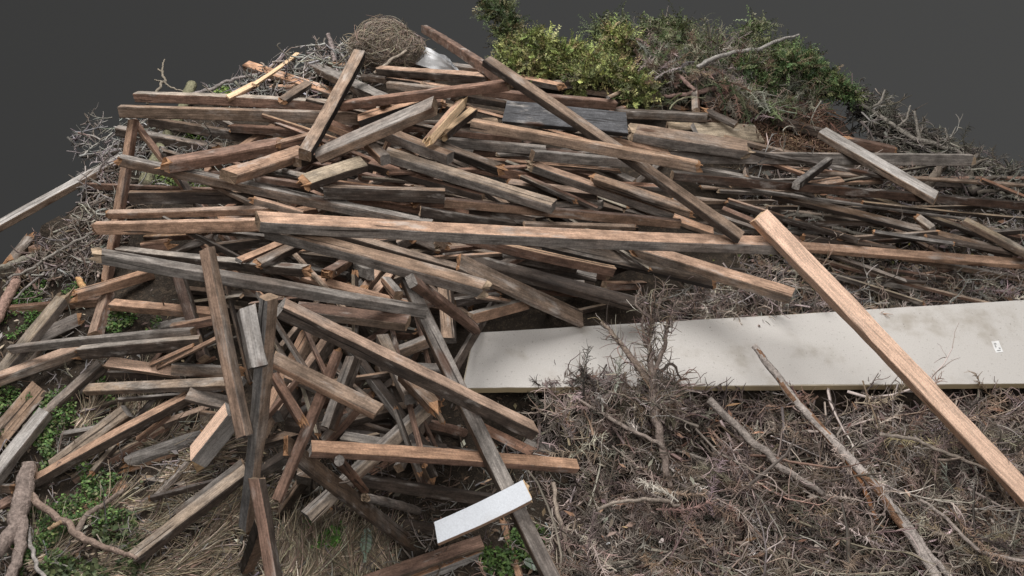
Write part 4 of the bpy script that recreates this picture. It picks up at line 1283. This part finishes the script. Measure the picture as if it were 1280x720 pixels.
# ball of dry grass on the skyline
r = np.random.default_rng(42)
b = Heap()
for (u, v, rp) in ((478, 56, 34), (502, 62, 24), (462, 60, 24)):
    d = float(depth_at(u, v, .12)); c = CAM + ray(u, v) * d; rad = rp * d * TH / 640
    n = 3600
    dr = norm(r.normal(0, 1, (n, 3)))
    tdir = norm(np.cross(dr, r.normal(0, 1, (n, 3))))
    sweep = r.uniform(.3, 1.0, n)
    ls = np.linspace(-.5, .5, 7)
    ang = sweep[:, None] * ls[None]
    lump = np.array([1 + .32 * mnoise.noise((q[0] * 2.2, q[1] * 2.2, q[2] * 2.2 + u)) for q in dr])[:, None]
    rr = rad * lump * r.uniform(.70, 1.10, (n, 1)) * (1 + .05 * np.sin(ang * 5 + r.uniform(0, 6, (n, 1))))
    paths = c + (dr[:, None] * np.cos(ang)[..., None] + tdir[:, None] * np.sin(ang)[..., None]) * rr[..., None] * np.array([1, 1, .85])
    b.strands(paths, np.full(n, .0015), np.full(n, .0008), palette([(.25, .205, .165), (.32, .27, .22), (.16, .128, .10)], n, r))
    st_ = 120; pk = r.choice(n, st_, replace=False)
    b.strands(walk(paths[pk, 3], norm(dr[pk] * .5 + tdir[pk]), r.uniform(.04, .11, st_), 5, .25, .05, r), np.full(st_, .002), np.full(st_, .0009), palette([(.33, .27, .2)], st_, r))
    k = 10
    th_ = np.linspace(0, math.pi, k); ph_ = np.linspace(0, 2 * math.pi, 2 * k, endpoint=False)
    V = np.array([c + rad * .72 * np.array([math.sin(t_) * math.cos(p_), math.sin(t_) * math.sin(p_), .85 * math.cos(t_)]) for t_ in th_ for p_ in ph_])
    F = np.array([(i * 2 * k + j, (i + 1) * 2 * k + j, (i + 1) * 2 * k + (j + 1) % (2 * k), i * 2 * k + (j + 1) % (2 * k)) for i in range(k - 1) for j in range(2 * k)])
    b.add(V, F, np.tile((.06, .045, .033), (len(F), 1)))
tag(b.build("dry_grass_ball", M_TWIG), "round brown ball of dry grass on the heap's top", "grass ball")

# crumpled white sheet at the top
nx, ny = 16, 8
V = []
p00, p10, p11, p01 = at(506, 78, .06), at(574, 92, .06), at(560, 76, .12), at(526, 60, .12)
for j in range(ny + 1):
    for i in range(nx + 1):
        s, t_ = i / nx, j / ny
        p = (p00 * (1 - s) + p10 * s) * (1 - t_) + (p01 * (1 - s) + p11 * s) * t_
        V.append(p + np.array([0, 1, .6]) * .008 * mnoise.noise((s * 5, t_ * 4, 1.7)))
F = [(j * (nx + 1) + i, j * (nx + 1) + i + 1, (j + 1) * (nx + 1) + i + 1, (j + 1) * (nx + 1) + i) for j in range(ny) for i in range(nx)]
V2 = [v + np.array([0, .02, .01]) for v in V]; nn_ = len(V)
F2 = [tuple(k + nn_ for k in f[::-1]) for f in F]
o = mesh_obj("white_sheet", V + V2, F + F2, M_SHEET, tone=np.array((.85, .86, .88)), smooth=True)
tag(o, "crumpled white sheet peeking out beside the dry grass ball", "sheet")


# ---------------------------------------------------------------- branches drawn as curved tubes
def smooth_path(pts, per=6):
    P = np.array(pts, float); P = np.vstack([2 * P[0] - P[1], P, 2 * P[-1] - P[-2]])
    out = []
    for i in range(1, len(P) - 2):
        for s in np.linspace(0, 1, per, endpoint=False):
            a0, a1, a2, a3 = P[i - 1], P[i], P[i + 1], P[i + 2]
            out.append(.5 * (2 * a1 + (a2 - a0) * s + (2 * a0 - 5 * a1 + 4 * a2 - a3) * s * s + (3 * a1 - a0 - 3 * a2 + a3) * s ** 3))
    out.append(P[-2]); return np.array(out)


def branch(name, label, cat, px, rpx, colr, seed, lift, end_col=None, subs=(), group=None, rough=.035, sides=11, colr2=None, wander=.010):
    rs = np.random.default_rng(seed)
    P3 = []
    for i, (u, v) in enumerate(px):
        lf = lift if np.isscalar(lift) else lift[i]
        P3.append(at(u, v, lf))
    path = smooth_path(P3, 12)
    path += np.array([[mnoise.noise((i * .17, seed, q * 5.0)) for q in range(3)] for i in range(len(path))]) * wander
    dmid = float(depth_at(px[0][0], px[0][1])) * TH / 640
    rad = np.interp(np.linspace(0, 1, len(path)), np.linspace(0, 1, len(rpx)), rpx) * dmid * (1 + .10 * np.array([mnoise.noise((i * .23, seed, 2.0)) for i in range(len(path))]))
    V, F = tube(path, rad, sides, rs, rough)
    n = len(F)
    tone = np.tile(np.array(colr, float), (n, 1)) * np.array([[math.exp(.35 * mnoise.noise((i // sides * .2, i % sides * .5, seed + 3.0)))] for i in range(n)])
    if colr2 is not None:
        for i in range(n - 2):
            if mnoise.noise((i // sides * .11, math.cos(2 * math.pi * (i % sides) / sides) * .8, math.sin(2 * math.pi * (i % sides) / sides) * .8 + seed)) > .16: tone[i] = np.array(colr2) * rs.uniform(.8, 1.2)
    if end_col is not None: tone[-2] = end_col; tone[-1] = end_col
    o = mesh_obj(name, V, F, M_BARK, tone=tone, smooth=True)
    tag(o, label, cat, group)
    for sp in subs:
        q = [at(u, v, lf) for (u, v, lf) in sp[0]]
        pa = smooth_path(q, 6); pa += rs.normal(0, .0015, pa.shape)
        ra = np.linspace(sp[1], sp[2], len(pa)) * dmid
        V, F = tube(pa, ra, 7, rs, .06)
        mesh_obj("side_branch", V, F, M_BARK, parent=o, smooth=True, tone=np.tile(np.array(sp[3] if len(sp) > 3 else colr, float), (len(F), 1)))
    return o


SILVER = (.42, .37, .34); PINKB = (.27, .215, .19); GREYB = (.24, .21, .19); MOSS = (.21, .20, .13)
branch("dead_branch", "thick silvery dead branch with peeling orange bark slanting through the lower right brush", "branch",
       [(942, 432), (965, 462), (998, 505), (1045, 555), (1095, 610), (1135, 665), (1180, 735)], [3.4, 4.2, 4.6, 5, 5.4, 5.4, 5], SILVER, 1, [.30, .29, .27, .25, .24, .22, .22], (.55, .42, .32),
       [([(1095, 610, .22), (1130, 650, .20), (1160, 690, .20), (1200, 735, .18)], 5, 3, SILVER), ([(1045, 555, .25), (1075, 600, .22), (1095, 650, .2)], 3, 2, (.34, .17, .09))], colr2=(.26, .155, .10), wander=.004)
branch("dead_branch", "thinner grey dead branch with orange cut end left of the silvery one", "branch",
       [(886, 500), (912, 525), (950, 560), (985, 590), (1030, 618)], [4.6, 4.6, 4.4, 4, 3], (.30, .26, .235), 2, [.24, .23, .22, .20, .15], (.50, .32, .18))
shrub = branch("dead_shrub", "upright dead shrub stem with twiggy top standing before the chipboard panel", "shrub",
       [(838, 610), (832, 580), (824, 545), (818, 510), (814, 470), (812, 430), (815, 400)], [3, 4.6, 5, 5.2, 4.6, 2.8, 1.6], (.25, .20, .175), 3, [.16, .19, .22, .26, .30, .36, .42],
       None, [([(815, 470, .30), (828, 440, .35), (836, 405, .41), (845, 378, .46)], 3.4, 1.2), ([(816, 480, .28), (795, 455, .32), (772, 425, .35), (752, 402, .38)], 5.5, 1.8, (.29, .23, .19)),
              ([(813, 440, .34), (803, 410, .40), (806, 380, .46)], 2.4, 1), ([(812, 420, .36), (820, 395, .43), (826, 372, .47)], 2.2, 1),
              ([(820, 470, .3), (840, 455, .29), (852, 475, .24)], 2.5, 1.2, (.14, .115, .10)), ([(815, 400, .42), (795, 380, .46), (800, 360, .48)], 1.8, .8),
              ([(772, 425, .35), (765, 418, .36), (757, 425, .36)], 2, 1)])
r = np.random.default_rng(77); h = Heap()
for (u0, v0, l0, u1, v1, l1, n) in ((818, 510, .26, 812, 430, .36, 60), (812, 430, .36, 815, 395, .43, 60), (816, 480, .28, 772, 425, .35, 50), (772, 425, .35, 752, 402, .38, 14), (820, 465, .3, 838, 400, .42, 46), (813, 440, .34, 805, 372, .46, 46),
                                    (836, 405, .41, 846, 376, .46, 24), (812, 520, .25, 826, 480, .28, 130), (800, 500, .24, 840, 500, .25, 110), (760, 492, .22, 810, 500, .24, 90), (800, 380, .45, 826, 372, .47, 40)):
    s = r.uniform(0, 1, n)
    P = at(u0 + (u1 - u0) * s, v0 + (v1 - v0) * s, l0 + (l1 - l0) * s) + r.normal(0, .006, (n, 3))
    ax = at(u1, v1, l1) - at(u0, v0, l0); ax /= np.linalg.norm(ax)
    D = norm(ax * .9 + r.normal(0, .55, (n, 3)))
    pp = walk(P, D, r.uniform(.03, .10, n), 5, .25, .0, r)
    h.strands(pp, np.full(n, .0019) * r.uniform(.7, 1.4, n), np.full(n, .0008), palette(BROWNTWIG, n, r))
tw = h.build("twigs", M_TWIG, shrub)
branch("forked_branch", "stout pinkish-grey forked branch lying in the bottom left corner", "branch",
       [(36, 578), (32, 605), (24, 640), (14, 668), (-14, 700)], [8, 11, 11, 9, 8], PINKB, 4, .10, (.28, .20, .15),
       [([(26, 635, .10), (27, 670, .09), (20, 705, .08), (5, 740, .07)], 8, 6, PINKB)])
branch("fallen_branch", "slender crooked branch running right from the forked branch in the corner", "branch",
       [(33, 614), (55, 635), (80, 652), (100, 670), (125, 682), (150, 690), (172, 698)], [5, 4.5, 4.2, 4.5, 3.6, 3, 2], (.27, .20, .165), 5, .09, None,
       [([(80, 652, .09), (70, 656, .10), (61, 661, .10)], 3, 2.4, (.36, .25, .16)), ([(96, 666, .09), (108, 645, .07), (130, 630, .06), (155, 612, .06)], 3.6, 2.6, (.24, .19, .16)), ([(108, 678, .08), (98, 688, .06), (90, 693, .05)], 1.6, 1)])
branch("fallen_branch", "thin pale twig running down off the bottom edge by the forked branch", "branch",
       [(36, 660), (39, 685), (46, 705), (58, 730)], [2, 2.6, 2.6, 2.2], (.34, .31, .29), 6, .06)
branch("log_stake", "mossy grey log leaning behind the rust-brown beam at upper left", "log",
       [(240, 106), (222, 148), (200, 188), (181, 232)], [6.5, 6.5, 7.5, 8], MOSS, 7, .03, (.34, .30, .22))
branch("bare_twig", "small bare forked twig rising against the backdrop at upper left", "twig",
       [(184, 130), (196, 114), (205, 102), (203, 92), (197, 86)], [1.8, 1.8, 1.8, 1.4, 1], (.23, .20, .16), 8, .05, None,
       [([(203, 92, .05), (203, 84, .05), (206, 74, .05)], 1.4, .8), ([(205, 103, .05), (215, 110, .05), (230, 114, .04)], 1.3, 1), ([(204, 103, .05), (198, 101, .05), (193, 100, .05)], 1, .8)])
branch("dead_stick", "upright grey stake in the twig tangle left of the dry grass ball", "stick",
       [(410, 42), (414, 56), (419, 78)], [2.4, 3, 3], (.24, .20, .19), 9, [.10, .06, .02])
branch("dead_stick", "long grey stick slanting up right behind the whitish-ended top batten", "stick",
       [(240, 118), (262, 112), (285, 101), (300, 97), (325, 92)], [2, 2.2, 2, 1.8, 1.4], (.25, .22, .21), 10, .05)
branch("dead_stick", "thin pale stick leaning beside the dry grass ball onto the orange-topped beam", "stick",
       [(468, 92), (486, 78), (508, 63)], [1.5, 1.8, 1.6], (.33, .28, .23), 11, .18)
branch("bare_branch", "smooth pinkish branch curving up right over the brush at the back right", "branch",
       [(828, 120), (858, 118), (885, 112), (912, 109), (936, 97), (952, 86), (962, 78)], [2.2, 2.4, 3.4, 3.8, 4, 3.6, 2.6], (.28, .19, .165), 12, .10)
branch("bare_branch", "grey arching branch along the skyline above the dark green clippings", "branch",
       [(872, 84), (890, 74), (915, 66), (945, 62), (975, 50), (1000, 43)], [2.6, 2.6, 2.4, 2.4, 2, 1.2], (.30, .28, .26), 13, .20)
branch("bare_branch", "thin brown branch arching down to the grey-pink upright post", "branch",
       [(782, 46), (802, 52), (822, 70), (842, 88), (858, 104), (868, 112)], [1.6, 2.2, 2.4, 2.4, 2.4, 2], (.22, .15, .13), 14, .16)
branch("skyline_branch", "long grey dead branch sloping down the right skyline", "branch",
       [(1040, 118), (1075, 130), (1110, 152), (1140, 172), (1170, 180), (1205, 194)], [1.8, 2.4, 2.6, 2.8, 2.8, 2], (.22, .20, .175), 15, .06, None,
       [([(1085, 136, .06), (1100, 128, .10), (1106, 112, .14)], 2, 1.2), ([(1120, 160, .06), (1132, 150, .10), (1138, 132, .15)], 2, 1), ([(1150, 176, .06), (1147, 160, .10), (1143, 138, .16)], 2.6, 1.4), ([(1185, 186, .05), (1184, 172, .09), (1181, 160, .12)], 2, 1)])
branch("root_stump", "rotten stump leaning on the long grey level beam's right end", "stump",
       [(1186, 198), (1176, 210), (1164, 226), (1154, 240)], [4.5, 5.2, 5.6, 5], (.17, .14, .115), 16, .09, (.12, .09, .07))
branch("root_stump", "frayed dead stump at the far right skyline end of the grey beam", "stump",
       [(1222, 194), (1214, 208), (1212, 224), (1220, 240)], [3.5, 5, 5.5, 6], (.15, .13, .11), 17, .06, (.12, .10, .09),
       [([(1214, 208, .08), (1225, 202, .10), (1236, 198, .12)], 2.4, 1.2), ([(1216, 230, .07), (1240, 222, .08), (1258, 222, .08)], 3, 1.6), ([(1222, 240, .07), (1245, 238, .07), (1262, 234, .06)], 2.6, 1.4)])
branch("bark_stick", "pinkish bark-stripped stick at the left edge of the heap", "stick",
       [(25, 336), (20, 352), (8, 374), (-8, 405)], [4, 6, 6.5, 6], (.33, .22, .18), 18, .05, (.45, .28, .17))
branch("bark_stick", "grey mossy stick lying level by the bark-brown slab at left", "stick",
       [(-6, 338), (15, 330), (34, 323), (46, 318)], [4, 4, 3.6, 3], (.24, .22, .18), 19, .06)
branch("dead_stick", "long thin grey stick slanting across the left twigs to the orange beams", "stick",
       [(10, 348), (35, 337), (70, 316), (100, 299), (122, 286)], [1.6, 1.6, 1.8, 1.6, 1.4], (.26, .235, .21), 20, .08)
branch("dead_stick", "short thin grey stick under the long one among the left weeds", "stick",
       [(17, 374), (36, 357), (56, 340)], [1.3, 1.5, 1.2], (.24, .215, .20), 21, .05)
branch("cut_stub", "small bright orange cut branch stub in the weeds at left", "stub",
       [(104, 360), (100, 352), (97, 347)], [4.2, 4, 3], (.50, .30, .15), 22, .05, (.6, .40, .22))
branch("broken_twig", "pale broken-topped twig standing right of the white painted plank", "twig",
       [(692, 604), (696, 635), (704, 665), (712, 690), (728, 730)], [2.6, 2.6, 2.6, 2.2, 1.6], (.34, .28, .23), 23, .12, (.5, .36, .2),
       [([(706, 672, .12), (704, 700, .1), (708, 725, .08)], 1.6, 1)])
branch("bare_branch", "grey branch curving over the brush right of the fresh-sawn beam's top", "branch",
       [(975, 272), (995, 268), (1020, 272), (1040, 282), (1065, 290), (1095, 296)], [2, 2.2, 2.2, 2.2, 2, 1.6], (.24, .22, .19), 24, .12,
       None, [([(985, 285, .10), (995, 268, .12), (1000, 252, .14)], 1.6, 1)])
branch("bare_branch", "long pale thin branch in the brush right of the silvery dead branch", "branch",
       [(1100, 543), (1140, 548), (1170, 562), (1200, 572), (1240, 590)], [1.8, 2.1, 2, 1.8, 1.2], (.33, .28, .24), 25, .26)
branch("bare_branch", "pale branch in the lower right corner parallel to the fresh-sawn beam", "branch",
       [(1150, 625), (1185, 650), (1220, 685), (1270, 700), (1300, 705)], [1.8, 2.2, 2.3, 2.2, 1.8], (.33, .28, .25), 26, .26)
branch("bare_branch", "grey-brown drooping branch left of the upright dead shrub stem in the brush", "branch",
       [(720, 498), (745, 512), (775, 530), (805, 545), (830, 560)], [1.6, 2.2, 2.4, 2.4, 2.2], (.29, .24, .21), 27, .22)
branch("bare_branch", "crooked pale-tipped branch lying level low in the brush", "branch",
       [(746, 637), (770, 628), (800, 625), (830, 626), (850, 632)], [2, 2, 2.2, 2.2, 1.6], (.32, .27, .23), 28, .20)

# fern-like conifer tip at the bottom
for (u, v, du, dv, lab) in ((459, 660, -3, 42, "silvery conifer tip hanging below the flat nailed plank"), (655, 700, 30, 12, "silvery-blue conifer tip right of the thin orange lath at the bottom")):
    f = Heap(); r = np.random.default_rng(u)
    k = 34; s = np.linspace(0, 1, k)
    P = at(u + du * s, v + dv * s, .06)
    T = norm(np.gradient(P, axis=0)); sd = norm(np.cross(T, np.array([0, -.4, 1.0])))
    w = .02 * np.sin(np.clip(s * 1.1 + .15, 0, 1) * math.pi) + .006
    for sg in (1, -1):
        f.leaves(P, T * .7 + sd * sg, np.tile((0, -.4, 1.0), (k, 1)), w, np.full(k, .005), palette([(.20, .24, .20), (.13, .17, .12)], k, r))
    tag(f.build("conifer_tip", M_LEAF), lab, "sprig")

# ---------------------------------------------------------------- light and backdrop
w = bpy.data.worlds.new("World"); scn.world = w; w.use_nodes = True
nt = w.node_tree; k = NT(nt)
bg = nt.nodes["Background"]
tc = k.node("ShaderNodeTexCoord"); sx = k.node("ShaderNodeSeparateXYZ"); k.link(tc.outputs["Generated"], sx.inputs[0])
c = k.mix(k.ramp(k.math("ADD", sx.outputs[0], k.math("MULTIPLY", sx.outputs[2], .4)), -.7, .5), (.043, .043, .0425, 1), (.064, .064, .063, 1))
k.link(c, bg.inputs[0]); bg.inputs[1].default_value = 1.0


def area(name, loc, target, size, power, colr):
    ld = bpy.data.lights.new(name, "AREA"); ld.shape = "DISK"; ld.size = size; ld.energy = power; ld.color = colr
    o = bpy.data.objects.new(name, ld); col.objects.link(o); o.location = loc
    o.rotation_euler = (Vector(target) - Vector(loc)).to_track_quat("-Z", "Y").to_euler()
    return o


area("overhead_softbox", (-1.6, 4.6, 6.5), (0, 4.1, .5), 4.5, KEY, (1.0, .98, .95))
area("front_softbox", (1.5, -2.5, 5.5), (0, 4, .4), 4.0, FILL, (1.0, .97, .94))

scn.view_settings.view_transform = "Standard"
scn.view_settings.look = "None"
scn.view_settings.gamma = 1.0
scn.view_settings.exposure = 0.0
scn.render.engine = "CYCLES"
scn.cycles.max_bounces = 6
